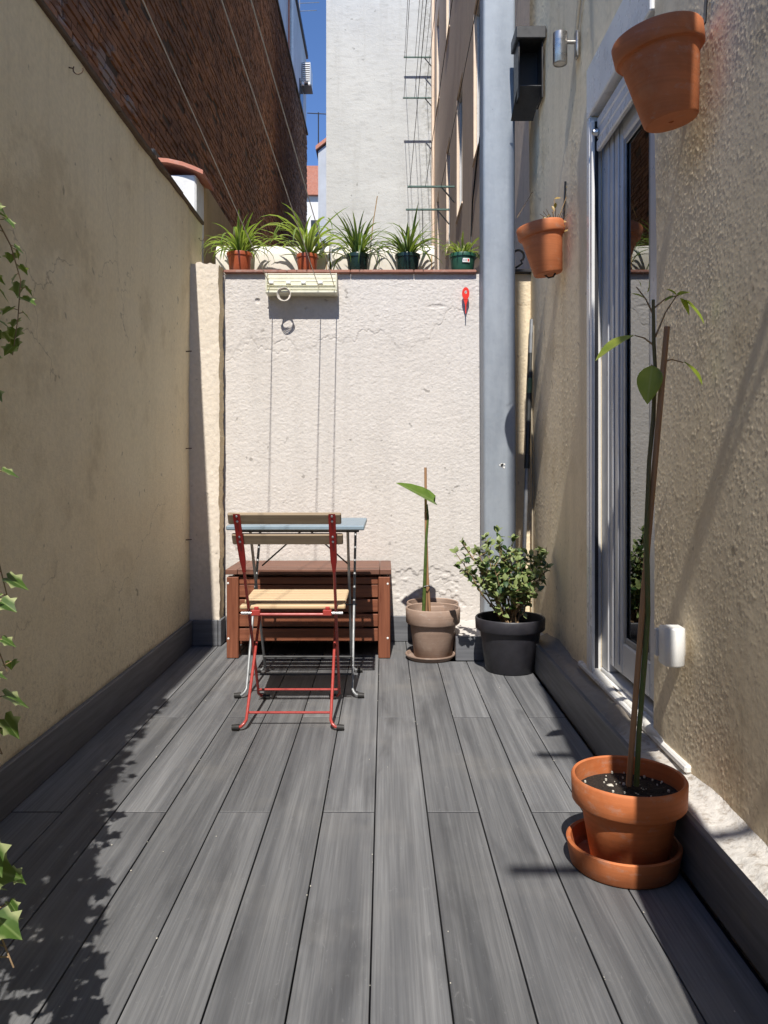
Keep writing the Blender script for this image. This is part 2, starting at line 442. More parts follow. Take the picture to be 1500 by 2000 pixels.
# ------------------------------------------------------------------ mesh helpers
class MB:
    def __init__(s):
        s.v = []; s.f = []
    def quad(s, *p):
        i = len(s.v); s.v += [tuple(q) for q in p]; s.f.append(tuple(range(i, i + len(p))))
        return s
    def box(s, x0, x1, y0, y1, z0, z1, ch=0.0):
        """box with chamfered edges"""
        if ch <= 0:
            i = len(s.v)
            s.v += [(x0,y0,z0),(x1,y0,z0),(x1,y1,z0),(x0,y1,z0),(x0,y0,z1),(x1,y0,z1),(x1,y1,z1),(x0,y1,z1)]
            s.f += [tuple(i+a for a in q) for q in ((0,3,2,1),(4,5,6,7),(0,1,5,4),(1,2,6,5),(2,3,7,6),(3,0,4,7))]
            return s
        c = ((x0+x1)/2, (y0+y1)/2, (z0+z1)/2); h = ((x1-x0)/2, (y1-y0)/2, (z1-z0)/2)
        ch = min(ch, min(h) * 0.8)
        idx = {}
        for sx in (-1, 1):
            for sy in (-1, 1):
                for sz in (-1, 1):
                    for a in range(3):
                        d = [h[0]-ch, h[1]-ch, h[2]-ch]; d[a] = h[a]
                        idx[(sx, sy, sz, a)] = len(s.v)
                        s.v.append((c[0]+sx*d[0], c[1]+sy*d[1], c[2]+sz*d[2]))
        def face(q):
            pts = [Vector(s.v[i]) for i in q]
            n = Vector((0, 0, 0))
            for a in range(len(pts)):
                n += pts[a].cross(pts[(a+1) % len(pts)])
            m = sum(pts, Vector()) / len(pts) - Vector(c)
            s.f.append(tuple(q) if n.dot(m) > 0 or (sum(((pts[1]-pts[0]).cross(pts[2]-pts[0]))*m) > 0) else tuple(reversed(q)))
        for a in range(3):
            b, d = (a+1) % 3, (a+2) % 3
            for sa in (-1, 1):
                q = []
                for sb, sd in ((-1,-1),(1,-1),(1,1),(-1,1)):
                    k_ = [0,0,0]; k_[a]=sa; k_[b]=sb; k_[d]=sd
                    q.append(idx[(k_[0],k_[1],k_[2],a)])
                face(q)
        for a in range(3):
            b, d = (a+1) % 3, (a+2) % 3
            for sb in (-1, 1):
                for sd in (-1, 1):
                    q = []
                    for sa, w in ((-1,b),(1,b),(1,d),(-1,d)):
                        k_ = [0,0,0]; k_[a]=sa; k_[b]=sb; k_[d]=sd
                        q.append(idx[(k_[0],k_[1],k_[2],w)])
                    face(q)
        for sx in (-1,1):
            for sy in (-1,1):
                for sz in (-1,1):
                    face([idx[(sx,sy,sz,a)] for a in range(3)])
        return s
    def tube(s, pts, r, n=8, caps=True):
        pts = [Vector(p) for p in pts]
        rr = r if isinstance(r, (list, tuple)) else [r] * len(pts)
        base = len(s.v)
        up = None
        for i, p in enumerate(pts):
            if i == 0: t = pts[1] - p
            elif i == len(pts) - 1: t = p - pts[i-1]
            else: t = (pts[i+1]-p).normalized() + (p-pts[i-1]).normalized()
            t.normalize()
            if up is None:
                up = Vector((0, 0, 1)) if abs(t.z) < 0.9 else Vector((1, 0, 0))
            a = t.cross(up); a.normalize(); b = a.cross(t); b.normalize(); up = b
            for j in range(n):
                w = 2 * math.pi * j / n
                s.v.append(tuple(p + (a * math.cos(w) + b * math.sin(w)) * rr[i]))
        for i in range(len(pts) - 1):
            for j in range(n):
                a0 = base + i*n + j; a1 = base + i*n + (j+1) % n
                s.f.append((a0, a0 + n, a1 + n, a1))
        if caps:
            s.f.append(tuple(base + j for j in range(n)))
            e = base + (len(pts)-1)*n
            s.f.append(tuple(e + n - 1 - j for j in range(n)))
        return s
    def lathe(s, prof, c=(0, 0, 0), n=40, axis=None, wob=0.0):
        """prof: list of (radius, height); axis: rotation matrix 3x3"""
        base = len(s.v); c = Vector(c)
        for r, h in prof:
            for j in range(n):
                w = 2 * math.pi * j / n
                p = Vector((r * math.cos(w), r * math.sin(w), h))
                if axis is not None: p = axis @ p
                s.v.append(tuple(p + c))
        for i in range(len(prof) - 1):
            for j in range(n):
                a0 = base + i*n + j; a1 = base + i*n + (j+1) % n
                s.f.append((a0, a1, a1 + n, a0 + n))
        if prof[0][0] > 1e-4: s.f.append(tuple(base + n - 1 - j for j in range(n)))
        if prof[-1][0] > 1e-4: s.f.append(tuple(base + (len(prof)-1)*n + j for j in range(n)))
        return s
    def mesh(s, name):
        me = bpy.data.meshes.new(name)
        me.from_pydata(s.v, [], s.f)
        me.update()
        return me
    def build(s, name, mat, parent=None, smooth=False, inv=None):
        me = s.mesh(name)
        return link(name, me, mat, parent, smooth)

def link(name, me, mat, parent=None, smooth=False):
    if mat is not None:
        me.materials.append(M[mat])
    if smooth:
        me.polygons.foreach_set('use_smooth', [True] * len(me.polygons))
        me.set_sharp_from_angle(angle=R(38))
    o = bpy.data.objects.new(name, me)
    COL.objects.link(o)
    if parent is not None: adopt(o, parent)
    return o

WLOC = {}
def adopt(o, parent):
    o.parent = parent
    if parent.type == 'EMPTY':
        o.matrix_parent_inverse = Matrix.Translation(-parent.location)
    # parts are modelled in world coordinates, so a mesh parent needs no inverse

def tag(o, label=None, cat=None, group=None, kind=None):
    if label: o['label'] = label
    if cat: o['category'] = cat
    if group: o['group'] = group
    if kind: o['kind'] = kind
    return o

def thing(name, label, cat, loc=(0, 0, 0), group=None):
    o = bpy.data.objects.new(name, None)
    o.empty_display_size = 0.1
    COL.objects.link(o)
    o.location = loc
    return tag(o, label, cat, group)

def place(name, me, parent, loc, quat, scale=1.0):
    """one more object that shares mesh data, placed in world coordinates"""
    o = bpy.data.objects.new(name, me)
    COL.objects.link(o)
    adopt(o, parent)
    o.location = loc
    o.rotation_mode = 'QUATERNION'
    o.rotation_quaternion = quat
    o.scale = (scale,) * 3 if isinstance(scale, (int, float)) else scale
    return o

def aim(direction, normal):
    """quaternion with local +Y along direction, +Z close to normal"""
    y = Vector(direction).normalized()
    z = Vector(normal); z = z - y * z.dot(y)
    if z.length < 1e-4: z = Vector((0.1, 0.2, 1)) - y * (y.z + 0.1*y.x)
    z.normalize()
    x = y.cross(z)
    return Matrix((x, y, z)).transposed().to_quaternion()

def vnoise(nu, nv, cu, cv, rng=RNG):
    """smooth value noise on an nu x nv grid with about one knot each cu, cv cells"""
    gu, gv = int(nu / cu) + 3, int(nv / cv) + 3
    g = rng.standard_normal((gu, gv))
    u = np.arange(nu) / cu; v = np.arange(nv) / cv
    iu = u.astype(int); iv = v.astype(int)
    fu = u - iu; fv = v - iv
    fu = fu*fu*(3-2*fu); fv = fv*fv*(3-2*fv)
    a = g[iu][:, iv]; b = g[iu+1][:, iv]; c = g[iu][:, iv+1]; d = g[iu+1][:, iv+1]
    FU = fu[:, None]; FV = fv[None, :]
    return (a*(1-FU)+b*FU)*(1-FV) + (c*(1-FU)+d*FU)*FV

def grid_mesh(name, P):
    """P: (nu, nv, 3) points -> mesh of quads"""
    nu, nv = P.shape[:2]
    me = bpy.data.meshes.new(name)
    nvert = nu * nv; nf = (nu-1) * (nv-1)
    me.vertices.add(nvert)
    me.vertices.foreach_set('co', P.reshape(-1).astype(np.float32))
    i = np.arange(nu-1)[:, None] * nv + np.arange(nv-1)[None, :]
    q = np.stack([i, i+nv, i+nv+1, i+1], -1).reshape(-1)
    me.loops.add(nf*4); me.polygons.add(nf)
    me.loops.foreach_set('vertex_index', q.astype(np.int32))
    me.polygons.foreach_set('loop_start', (np.arange(nf)*4).astype(np.int32))
    me.polygons.foreach_set('loop_total', np.full(nf, 4, np.int32))
    me.polygons.foreach_set('use_smooth', np.ones(nf, bool))
    me.update(calc_edges=True)
    return me

# ================================================================== SETTING
g = MB().quad((-60, -40, -0.3), (60, -40, -0.3), (60, 120, -0.3), (-60, 120, -0.3)).build('ground', 'ground')
tag(g, kind='structure')

WALL_B = 4.29      # face of the end wall
XL = -1.02         # face of the left wall
XR = 0.79          # face of the house wall

# ---- deck: dark substructure and individual boards
deck = MB().box(-1.03, 0.79, -2.6, 4.31, -0.28, -0.035).build('deck', 'dark_gasket')
tag(deck, kind='structure')
edges = [-0.0244 + 0.1403 * i for i in range(-7, 6)]
for i in range(12):
    a, b = edges[i] + 0.0017, edges[i+1] - 0.0017
    joint = 2.143 if (i % 2 == 0) else 2.964
    cuts = [-2.6, joint - 2.2, joint, WALL_B]
    for y0, y1 in zip(cuts[:-1], cuts[1:]):
        y0, y1 = max(y0, -2.6), y1
        if y1 - y0 < 0.05: continue
        yb = y1 - 0.0028
        if i >= 10 and y1 > 4: yb = 3.83
        if i >= 9 and y1 > 4: yb = min(yb, 3.828)
        dz = random.uniform(-0.0006, 0.0006)
        if y0 > 0: MB().box(a + 0.001, b - 0.001, y0 - 0.0026, y0 + 0.0026, -0.02, -0.0012).build('joint_dirt', 'dark_gasket', deck)
        MB().box(a, b, y0 + 0.0028, yb, -0.026, dz, 0.0010).build('plank', 'deck_board', deck)

# ---- skirting boards
def skirting(name, label, boxes, rest=None):
    t = thing(name, label, 'skirting', (boxes[0][0], boxes[0][2], 0))
    for b in boxes:
        MB().box(*b, 0.003).build('board', 'skirting_board', t)
    return t
skirting('skirting', 'long grey skirting board at the foot of the shaded yellow wall',
         [(-1.018, -1.0, -2.6, 1.10, 0.001, 0.135), (-1.018, -1.0, 1.102, 4.165, 0.001, 0.135)])
skirting('skirting', 'short grey skirting wrapped round the foot of the narrow pier',
         [(-1.0, -0.868, 4.152, 4.170, 0.001, 0.137), (-0.866, -0.850, 4.154, 4.27, 0.001, 0.137)])
skirting('skirting', 'grey skirting board behind the brown slatted bench',
         [(-0.848, 0.343, 4.268, 4.286, 0.001, 0.137)])
skirting('skirting', 'long dark grey skirting board below the concrete ledge of the house',
         [(0.684, 0.702, -2.6, 1.35, 0.001, 0.137), (0.684, 0.702, 1.352, 3.828, 0.001, 0.137)])

# ---- low plinth in the right corner
pl = thing('plinth', 'low plaster plinth with grey board front behind the black pot', 'plinth', (0.5, 4.0, 0))
MB().box(0.347, 0.788, 3.850, 4.285, 0.0, 0.116, 0.006).build('plaster_top', 'stucco_back', pl)
MB().box(0.345, 0.70, 3.831, 3.848, 0.001, 0.118, 0.003).build('board', 'skirting_board', pl)

# ---- concrete ledge along the house wall
nu, nv = 420, 22
yy = np.linspace(-0.2, 3.85, nu); 
prof = np.linspace(0, 1, nv)
P = np.zeros((nu, nv, 3))
hz = 0.003 * vnoise(nu, nv, 8, 5) + 0.006 * vnoise(nu, nv, 18, 9) + 0.0008 * vnoise(nu, nv, 2, 2)
xx = 0.704 + prof * 0.10
P[:, :, 0] = xx[None, :]
P[:, :, 1] = yy[:, None]
slope = 0.124 + 0.012 * prof ** 2 + 0.02 * np.clip((prof - 0.7) / 0.3, 0, 1) ** 2
P[:, :, 2] = slope[None, :] + hz * np.clip(prof * 6, 0.2, 1)[None, :]
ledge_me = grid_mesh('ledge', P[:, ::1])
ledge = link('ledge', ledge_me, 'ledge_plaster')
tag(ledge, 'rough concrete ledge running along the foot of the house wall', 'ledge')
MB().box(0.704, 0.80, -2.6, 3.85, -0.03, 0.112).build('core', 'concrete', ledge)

# ---- end wall with rough render (real relief)
x0, x1, z0, z1 = -0.853, 0.795, 0.10, 1.975
nu, nv = 470, 535
X = np.linspace(x0, x1, nu); Z = np.linspace(z0, z1, nv)
bx = [-0.9, -0.75, -0.66, -0.57, -0.45, -0.25, -0.12, -0.03, 0.05, 0.14, 0.25, 0.33, 0.42, 0.5, 0.8]
bz = [1.53, 1.62, 1.60, 1.61, 1.59, 1.63, 1.66, 1.66, 1.60, 1.57, 1.63, 1.74, 1.80, 1.82, 1.80]
bound = np.interp(X, bx, bz) + 0.018 * vnoise(nu, 2, 11, 2)[:, 0] + 0.007 * vnoise(nu, 2, 3, 2)[:, 0]
dz_ = Z[None, :] - bound[:, None]
upper = 1 / (1 + np.exp(-dz_ / 0.004))
h = 0.00042 * vnoise(nu, nv, 1.8, 1.4) + 0.00034 * vnoise(nu, nv, 4.5, 2.8) + 0.0008 * vnoise(nu, nv, 45, 34)
coarse = 0.0010 * np.abs(vnoise(nu, nv, 2.2, 1.5)) + 0.0004 * vnoise(nu, nv, 5, 3.4)
h = h * (1 - 0.3 * upper) + coarse * upper * 0.9
h += 0.0016 * upper
crack_on = np.clip(vnoise(nu, 2, 26, 2)[:, 0] * 1.5 + 0.45, 0, 1)
h -= (0.0032 * np.exp(-(dz_ / 0.0030) ** 2)) * crack_on[:, None]
# a few spalled patches near the foot and the top
for cx, cz, rw, rh, dep in ((0.20, 0.30, 0.17, 0.09, 0.005), (0.33, 0.20, 0.10, 0.06, 0.006), (0.28, 1.80, 0.05, 0.010, 0.003),
                            (-0.68, 1.83, 0.012, 0.012, 0.008), (-0.62, 1.79, 0.006, 0.006, 0.006), (-0.42, 1.79, 0.006, 0.006, 0.006)):
    q = ((X[:, None] - cx) / rw) ** 2 + ((Z[None, :] - cz) / rh) ** 2 + 0.45 * vnoise(nu, nv, 6, 5)
    h -= dep * (1 / (1 + np.exp((q - 1) / 0.10)))
for pts in (((-0.85,1.50),(-0.72,1.60),(-0.6,1.55),(-0.5,1.575)), ((0.2,0.36),(0.34,0.31),(0.45,0.36))):
    px = np.array([p[0] for p in pts]); pz = np.array([p[1] for p in pts])
    zc = np.interp(X, px, pz, left=9, right=9) + 0.012 * vnoise(nu, 2, 5, 2)[:, 0]
    h -= 0.0028 * np.exp(-((Z[None, :] - zc[:, None]) / 0.0035) ** 2)
P = np.zeros((nu, nv, 3))
P[:, :, 0] = X[:, None]; P[:, :, 2] = Z[None, :]; P[:, :, 1] = WALL_B - h
end_wall = thing('end_wall', 'sunlit white rough plaster wall with cracks behind the bench', 'wall', (0, 4.4, 0))
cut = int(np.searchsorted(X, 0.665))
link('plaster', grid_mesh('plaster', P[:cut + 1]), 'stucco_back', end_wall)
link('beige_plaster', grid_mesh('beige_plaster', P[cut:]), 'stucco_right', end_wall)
MB().box(-1.03, 1.0, WALL_B + 0.008, 4.80, -0.05, 1.972).build('core', 'stucco_back', end_wall)
cp = thing('wall_coping', 'flat reddish clay tiles capping the sunlit white wall', 'coping', (0, 4.4, 1.97), None)
xs = [-0.86, -0.52, -0.18, 0.16, 0.497]
for a, b in zip(xs[:-1], xs[1:]):
    MB().box(a + 0.001, b - 0.001, 4.262, 4.560, 1.975 + random.uniform(0, .0015), 1.993, 0.004).build('tile', 'coping_tile', cp)
MB().box(0.675, 0.79, 4.255, 4.560, 1.976, 1.994, 0.004).build('tile', 'dark_steel', cp)

# ---- narrow pier at the left end of the wall
pier = thing('wall_pier', 'narrow white plaster pier between yellow wall and white wall', 'pier', (-0.94, 4.2, 0))
nu, nv = 40, 380
X = np.linspace(-1.03, -0.863, nu); Z = np.linspace(0.0, 2.0, nv)
h = 0.0005 * vnoise(nu, nv, 2.2, 2) + 0.0012 * vnoise(nu, nv, 14, 60) + 0.0004 * vnoise(nu, nv, 5, 5)
wob = 0.0025 * vnoise(2, nv, 2, 16)[0] + 0.0010 * vnoise(2, nv, 2, 3)[0]
P = np.zeros((nu, nv, 3)); P[:, :, 0] = X[:, None] + wob[None, :] * (np.arange(nu) / nu)[:, None] ** 4
P[:, :, 2] = Z[None, :] + 0.006 * vnoise(nu, 2, 4, 2)[:, :1] * (np.arange(nv) > nv - 3)[None, :]
P[:, :, 1] = 4.172 - h
edge_rows = P[-1].copy()
link('plaster', grid_mesh('plaster', P), 'stucco_pier', pier)
S = np.zeros((6, nv, 3))
for i in range(6):
    S[i] = edge_rows; S[i, :, 1] += (i / 5) * 0.125; S[i, :, 0] += 0.0012 * (i > 0) * vnoise(2, nv, 2, 3)[0]
link('side_plaster', grid_mesh('side_plaster', S), 'stucco_edge', pier)
MB().box(-1.03, -0.872, 4.180, 4.60, 0.0, 2.003, 0.01).build('core', 'stucco_back', pier)

# ---- left wall
lw = thing('side_wall', 'tall yellow plaster wall in shade with thin tile edge on top', 'wall', (-1.1, 1.0, 0))
nu, nv = 300, 120
Y = np.linspace(-2.6, 4.45, nu); Z = np.linspace(0.0, 2.285, nv)
h = 0.004 * vnoise(nu, nv, 28, 34) + 0.0016 * vnoise(nu, nv, 6, 7)
P = np.zeros((nu, nv, 3)); P[:, :, 1] = Y[:, None]; P[:, :, 2] = Z[None, :]; P[:, :, 0] = XL + h
link('plaster', grid_mesh('plaster', P), 'stucco_left', lw)
MB().box(-1.20, XL - 0.012, -2.6, 4.45, -0.05, 2.283).build('core', 'stucco_left', lw)
yy = -2.6
while yy < 4.44:
    e = min(yy + 0.47, 4.452)
    MB().box(-1.22, XL + 0.016 + random.uniform(-.003, .003), yy + 0.0015, e - 0.0015, 2.287, 2.306 + random.uniform(-.002, .002), 0.003).build('tile', 'rust', lw)
    yy = e
def hook(p, name, label, s=1.0):
    o = MB()
    x, y, z = p
    pts = [(x, y, z), (x + 0.018*s, y, z - 0.004*s)]
    for a in range(0, 10):
        w = R(150 + a * 25)
        pts.append((x + 0.034*s + 0.016*s*math.cos(w), y + 0.002, z - 0.006*s + 0.016*s*math.sin(w)))
    o.tube(pts, 0.0022*s, 6)
    t = o.build(name, 'rust', None, True)
    tag(t, label, 'hook')
hook((-1.022, 2.57, 2.22), 'wall_hook', 'rusty screw hook high on the shaded yellow wall', 1.0)
hook((-1.022, 4.36, 2.19), 'wall_hook', 'small rusty hook at the end of the yellow wall top', 0.7)
for z, nm in ((1.53, 'upper'), (1.03, 'middle'), (0.56, 'lower')):
    o = MB().tube([(-1.024, 4.10, z), (-0.99, 4.10, z + 0.002)], 0.003, 6).build('nail', 'rust', None, True)
    tag(o, f'{nm} rusty nail in the yellow wall next to the pier', 'nail')

# ---- tall capped pier and ochre wall beyond the left wall
t = thing('capped_pier', 'white pier with a red roof tile cap above the yellow wall', 'pier', (-1.2, 4.5, 0))
MB().box(-1.30, -1.052, 4.46, 4.66, 0, 2.575, 0.01).build('shaft', 'white_paint_wall', t)
c = MB()
tp = [(-1.27, 2.655), (-1.20, 2.650), (-1.12, 2.632), (-1.05, 2.606), (-1.005, 2.585)]
for (xa, za), (xb, zb_) in zip(tp[:-1], tp[1:]):
    for y0_, y1_ in ((4.42, 4.70),):
        c.quad((xa, y0_, za), (xb, y0_, zb_), (xb, y1_, zb_), (xa, y1_, za))
        c.quad((xa, y1_, za - 0.022), (xb, y1_, zb_ - 0.022), (xb, y0_, zb_ - 0.022), (xa, y0_, za - 0.022))
        c.quad((xa, y0_, za - 0.022), (xb, y0_, zb_ - 0.022), (xb, y0_, zb_), (xa, y0_, za))
c.quad((-1.005, 4.42, 2.563), (-1.005, 4.70, 2.563), (-1.005, 4.70, 2.585), (-1.005, 4.42, 2.585))
c.build('cap_tile', 'roof_tile', t)
MB().box(-1.31, -1.265, 4.40, 4.60, 2.57, 2.70, 0.01).build('lead_flashing', 'dark_steel', t)
o = MB().box(-1.30, -1.056, 4.66, 9.0, 0, 2.62, 0.01).build('garden_wall', 'stucco_ochre')
tag(o, 'ochre plaster garden wall behind the leftmost potted spider plant', 'wall')

# ---- house: wall with real grain, door opening, dark room
house = thing('house_wall', 'rough beige plaster house wall holding the glass door and hanging pots', 'wall', (0.9, 1.0, 0))
def relief_x(x, y0, y1, z0, z1, step, amp, seed):
    rg = np.random.default_rng(seed)
    nu = max(2, int((y1 - y0) / step) + 1); nv = max(2, int((z1 - z0) / step) + 1)
    Y = np.linspace(y0, y1, nu); Z = np.linspace(z0, z1, nv)
    c = 0.005 / step
    # sand-float finish: single grains of uneven size standing out of a fine ground
    grain = 0.10 * rg.standard_normal((nu, nv))
    for share, top in ((0.05, 1.0), (0.02, 1.7), (0.006, 2.6)):
        grain += (rg.random((nu, nv)) < share) * rg.uniform(0.5, 1.0, (nu, nv)) * top
    g2 = grain.copy()
    for ax_ in (0, 1):
        g2 += 0.45 * (np.roll(grain, 1, ax_) + np.roll(grain, -1, ax_))
    dens = np.clip(0.75 + 0.35 * vnoise(nu, nv, 60 * c, 60 * c, rg), 0.25, 1.3)
    grain = g2 * dens
    # sheared coordinates follow the slant of long trowel strokes
    sh_ = vnoise(nu + nv, nu + nv, 46 * c, 150 * c, rg)
    ii = np.arange(nu)[:, None]; jj = np.arange(nv)[None, :]
    stroke = sh_[np.clip(ii + (jj * 0.55).astype(int), 0, nu + nv - 1), np.clip(jj + 0 * ii, 0, nu + nv - 1)]
    h = amp * (0.00046 * grain + 0.00008 * vnoise(nu, nv, 5 * c, 5 * c, rg)
               + 0.0012 * stroke + 0.0034 * vnoise(nu, nv, 90 * c, 130 * c, rg))
    # diagonal trowel ripples
    P = np.zeros((nu, nv, 3))
    P[:, :, 1] = Y[:, None]; P[:, :, 2] = Z[None, :]; P[:, :, 0] = x - h
    return grid_mesh('plaster', P[:, ::-1])
link('plaster', relief_x(XR, 1.40, 2.32, 0.125, 3.0, 0.0030, 1.0, 3), 'stucco_right', house)
link('plaster', relief_x(XR, 3.02, 4.30, 0.10, 3.7, 0.0046, 1.0, 4), 'stucco_right', house)
link('plaster', relief_x(XR, 2.32, 3.02, 2.46, 3.7, 0.008, 1.0, 5), 'stucco_right', house)
core = MB()
core.box(XR, 1.05, -2.6, 1.40, -0.05, 4.2)
core.box(XR + 0.008, 1.05, 1.40, 2.318, -0.05, 3.0)
core.box(XR + 0.008, 1.05, 1.40, 2.318, 3.0, 4.2)
core.box(XR + 0.008, 1.05, 3.022, 4.295, -0.05, 3.7)
core.box(XR, 1.05, 3.022, 4.295, 3.7, 4.2)
core.box(XR + 0.008, 1.05, 2.318, 3.022, 2.46, 4.2)
core.box(XR + 0.008, 1.05, 2.318, 3.022, -0.05, 0.135)
core.build('core', 'stucco_right', house)
# near reveal lip of the door opening
MB().box(XR + 0.0085, 0.94, 2.3185, 2.3235, 0.14, 2.455).build('reveal', 'white_enamel', house)
room = MB()
room.box(1.06, 3.6, 0.8, 0.9, 0, 2.7); room.box(1.06, 3.6, 4.2, 4.29, 0, 2.7)
room.box(3.6, 3.7, 0.8, 4.29, 0, 2.7); room.box(1.06, 3.7, 0.8, 4.29, 2.7, 2.8); room.box(1.06, 3.7, 0.8, 4.29, -0.05, 0.1)
room.build('inner_room', 'dark_room', house)

# ---- glass door in its opening
door = thing('glass_door', 'white framed glass door reflecting the potted plants', 'door', (0.9, 2.67, 0.15))
fr = MB()
fr.box(0.825, 0.895, 2.930, 3.018, 0.175, 2.24, 0.004)       # far jamb
fr.box(0.825, 0.895, 2.326, 2.395, 0.175, 2.24, 0.004)       # near jamb
fr.box(0.825, 0.895, 2.396, 2.929, 2.17, 2.24, 0.004)        # head
fr.box(0.822, 0.895, 2.326, 3.018, 0.159, 0.1745, 0.003)     # threshold
fr.build('frame', 'frame_grey', door)
lf = MB()
lf.box(0.834, 0.884, 2.790, 2.927, 0.20, 2.165, 0.006)
lf.box(0.834, 0.884, 2.398, 2.500, 0.20, 2.165, 0.006)
lf.box(0.835, 0.883, 2.501, 2.789, 0.20, 0.315, 0.006)
lf.box(0.835, 0.883, 2.501, 2.789, 2.075, 2.165, 0.006)
leaf = lf.build('sash', 'frame_grey', door)
bd = MB()
bd.box(0.8275, 0.8345, 2.815, 2.850, 0.23, 2.13, 0.003); bd.box(0.8275, 0.8345, 2.880, 2.915, 0.21, 2.15, 0.003)
bd.build('stile_moulding', 'frame_grey', leaf)
bd = MB()
bd.box(0.838, 0.8465, 2.766, 2.7895, 0.316, 2.074, 0.003); bd.box(0.838, 0.8465, 2.5005, 2.522, 0.316, 2.074, 0.003)
bd.box(0.839, 0.8465, 2.5225, 2.7655, 0.316, 0.338, 0.003); bd.box(0.839, 0.8465, 2.5225, 2.7655, 2.052, 2.074, 0.003)
bd.build('glazing_bead', 'grey_steel', leaf)
MB().box(0.848, 0.854, 2.502, 2.788, 0.317, 2.073).build('pane', 'door_glass', leaf)
o = MB().box(0.775, 0.856, 2.05, 3.19, 0.137, 0.158, 0.005)
o = o.build('door_sill', 'white_enamel'); tag(o, 'white sill slab below the glass door', 'sill')
sl = MB()
pts = []
for i in range(30):
    y = 3.10 - i * 0.036
    pts.append((0.796 + 0.005 * math.sin(i * 0.5) + 0.002 * math.sin(i * 1.1), y, 0.154 + 0.002 * math.sin(i * 0.6)))
sl.tube(pts, [0.013 + 0.004 * math.sin(i * 0.4) + 0.0015 * math.sin(i * 1.0) for i in range(30)], 10)
o = sl.build('sealant_bead', 'sealant', None, True); tag(o, 'lumpy white sealant bead along the door sill', 'sealant')

# ---- roller shutter
sh = thing('roller_shutter', 'white roller shutter box and half lowered slats above the glass door', 'shutter', (0.82, 2.67, 2.2))
MB().box(0.776, 0.93, 2.322, 3.055, 2.262, 2.452, 0.004).build('box_cover', 'white_enamel', sh)
MB().box(0.778, 0.8235, 3.019, 3.060, 0.16, 2.259, 0.003).build('guide', 'white_enamel', sh)
MB().box(0.780, 0.792, 2.990, 3.0185, 0.16, 2.235, 0.002).build('guide_channel', 'white_enamel', sh)
MB().box(0.7925, 0.8085, 3.004, 3.0185, 0.16, 2.235).build('guide_channel', 'dark_gasket', sh)
for i in range(2):
    z = 2.238 - i * 0.042
    MB().box(0.798 , 0.812, 2.326, 2.984, z - 0.0405, z, 0.005).build('slat', 'white_enamel', sh)
MB().box(0.796, 0.814, 2.326, 2.984, 2.112, 2.152, 0.004).build('bottom_bar', 'white_enamel', sh)
MB().lathe([(0.012, 0), (0.014, 0.004), (0.010, 0.02), (0.0, 0.024)], (0.796, 2.96, 2.175), 12, Matrix.Rotation(R(-90), 3, 'Y')).build('stop', 'bolt_metal', sh, True)

# ---- white shutter catch on the near wall
ct = thing('shutter_catch', 'small white rounded catch box on a grey arm beside the door', 'catch', (0.76, 2.07, 0.45))
MB().box(0.712, 0.792, 2.085, 2.102, 0.432, 0.505, 0.003).build('arm', 'frame_grey', ct)
b = MB()
pr = []
for i in range(9):
    w = math.pi * i / 8
    pr.append((0.745 + 0.026 * math.cos(w) , 2.055 - 0.02 * math.sin(w) - 0.012))
pr = [(0.772, 2.083)] + pr + [(0.718, 2.083)]
n = len(pr)
zs = [(0.417, 0.9), (0.422, 1.0), (0.51, 1.0), (0.516, 0.88)]
base = len(b.v)
cx, cy = 0.745, 2.062
for z, s_ in zs:
    for p in pr: b.v.append((cx + (p[0]-cx)*s_, cy + (p[1]-cy)*s_, z))
for i in range(len(zs)-1):
    for j in range(n):
        b.f.append((base+i*n+j, base+i*n+(j+1) % n, base+(i+1)*n+(j+1) % n, base+(i+1)*n+j))
b.f.append(tuple(base+j for j in reversed(range(n)))); b.f.append(tuple(base+3*n+j for j in range(n)))
b.build('cover', 'white_plastic', ct, True)

# ---- rear wall behind the viewer that carries the far ends of the clothes lines
o = MB().box(-1.25, 1.05, -2.90, -2.7, -0.05, 2.1, 0.01).build('rear_wall', 'stucco_left')
tag(o, 'plain yellow plaster wall closing the patio opposite the white wall', 'wall')
lpst = thing('line_post', 'thin steel post frame holding the upper ends of the dryer cords', 'post', (-1.2, -2.66, 0))
MB().tube([(-1.16, -2.66, 0.0), (-1.16, -2.66, 4.06)], 0.025, 10).build('post', 'grey_steel', lpst, True)
MB().tube([(0.76, -2.66, 0.0), (0.76, -2.66, 4.06)], 0.025, 10).build('post', 'grey_steel', lpst, True)
MB().tube([(-1.20, -2.62, 3.87), (0.80, -2.62, 3.87)], 0.02, 10).build('crossbar', 'grey_steel', lpst, True)

# ---- galvanised ducts
def duct(x0, x1, y0, y1, z1, label):
    t = thing('duct', label, 'duct', ((x0+x1)/2, (y0+y1)/2, 0), None)
    b = MB()
    ch = 0.014
    ring = []
    for cx, cy, a0 in ((x1-ch, y0+ch, -90), (x1-ch, y1-ch, 0), (x0+ch, y1-ch, 90), (x0+ch, y0+ch, 180)):
        for i in range(5):
            w = R(a0 + 90 * i / 4)
            ring.append((cx + ch*math.cos(w), cy + ch*math.sin(w)))
    n = len(ring); zs = np.linspace(0.0, z1, 30)
    for z in zs:
        dx = 0.0015 * math.sin(z * 2.1) - 0.0012 * z
        for p in ring: b.v.append((p[0] + dx, p[1], z))
    for i in range(len(zs)-1):
        for j in range(n):
            b.f.append((i*n+j, i*n+(j+1) % n, (i+1)*n+(j+1) % n, (i+1)*n+j))
    b.f.append(tuple(range((len(zs)-1)*n, len(zs)*n)))
    b.build('casing', 'galvanised', t, True)
    return t
d1 = duct(0.512, 0.678, 4.085, 4.245, 4.6, 'tall blue grey metal duct in the corner behind the leafy bush')
patch = MB()
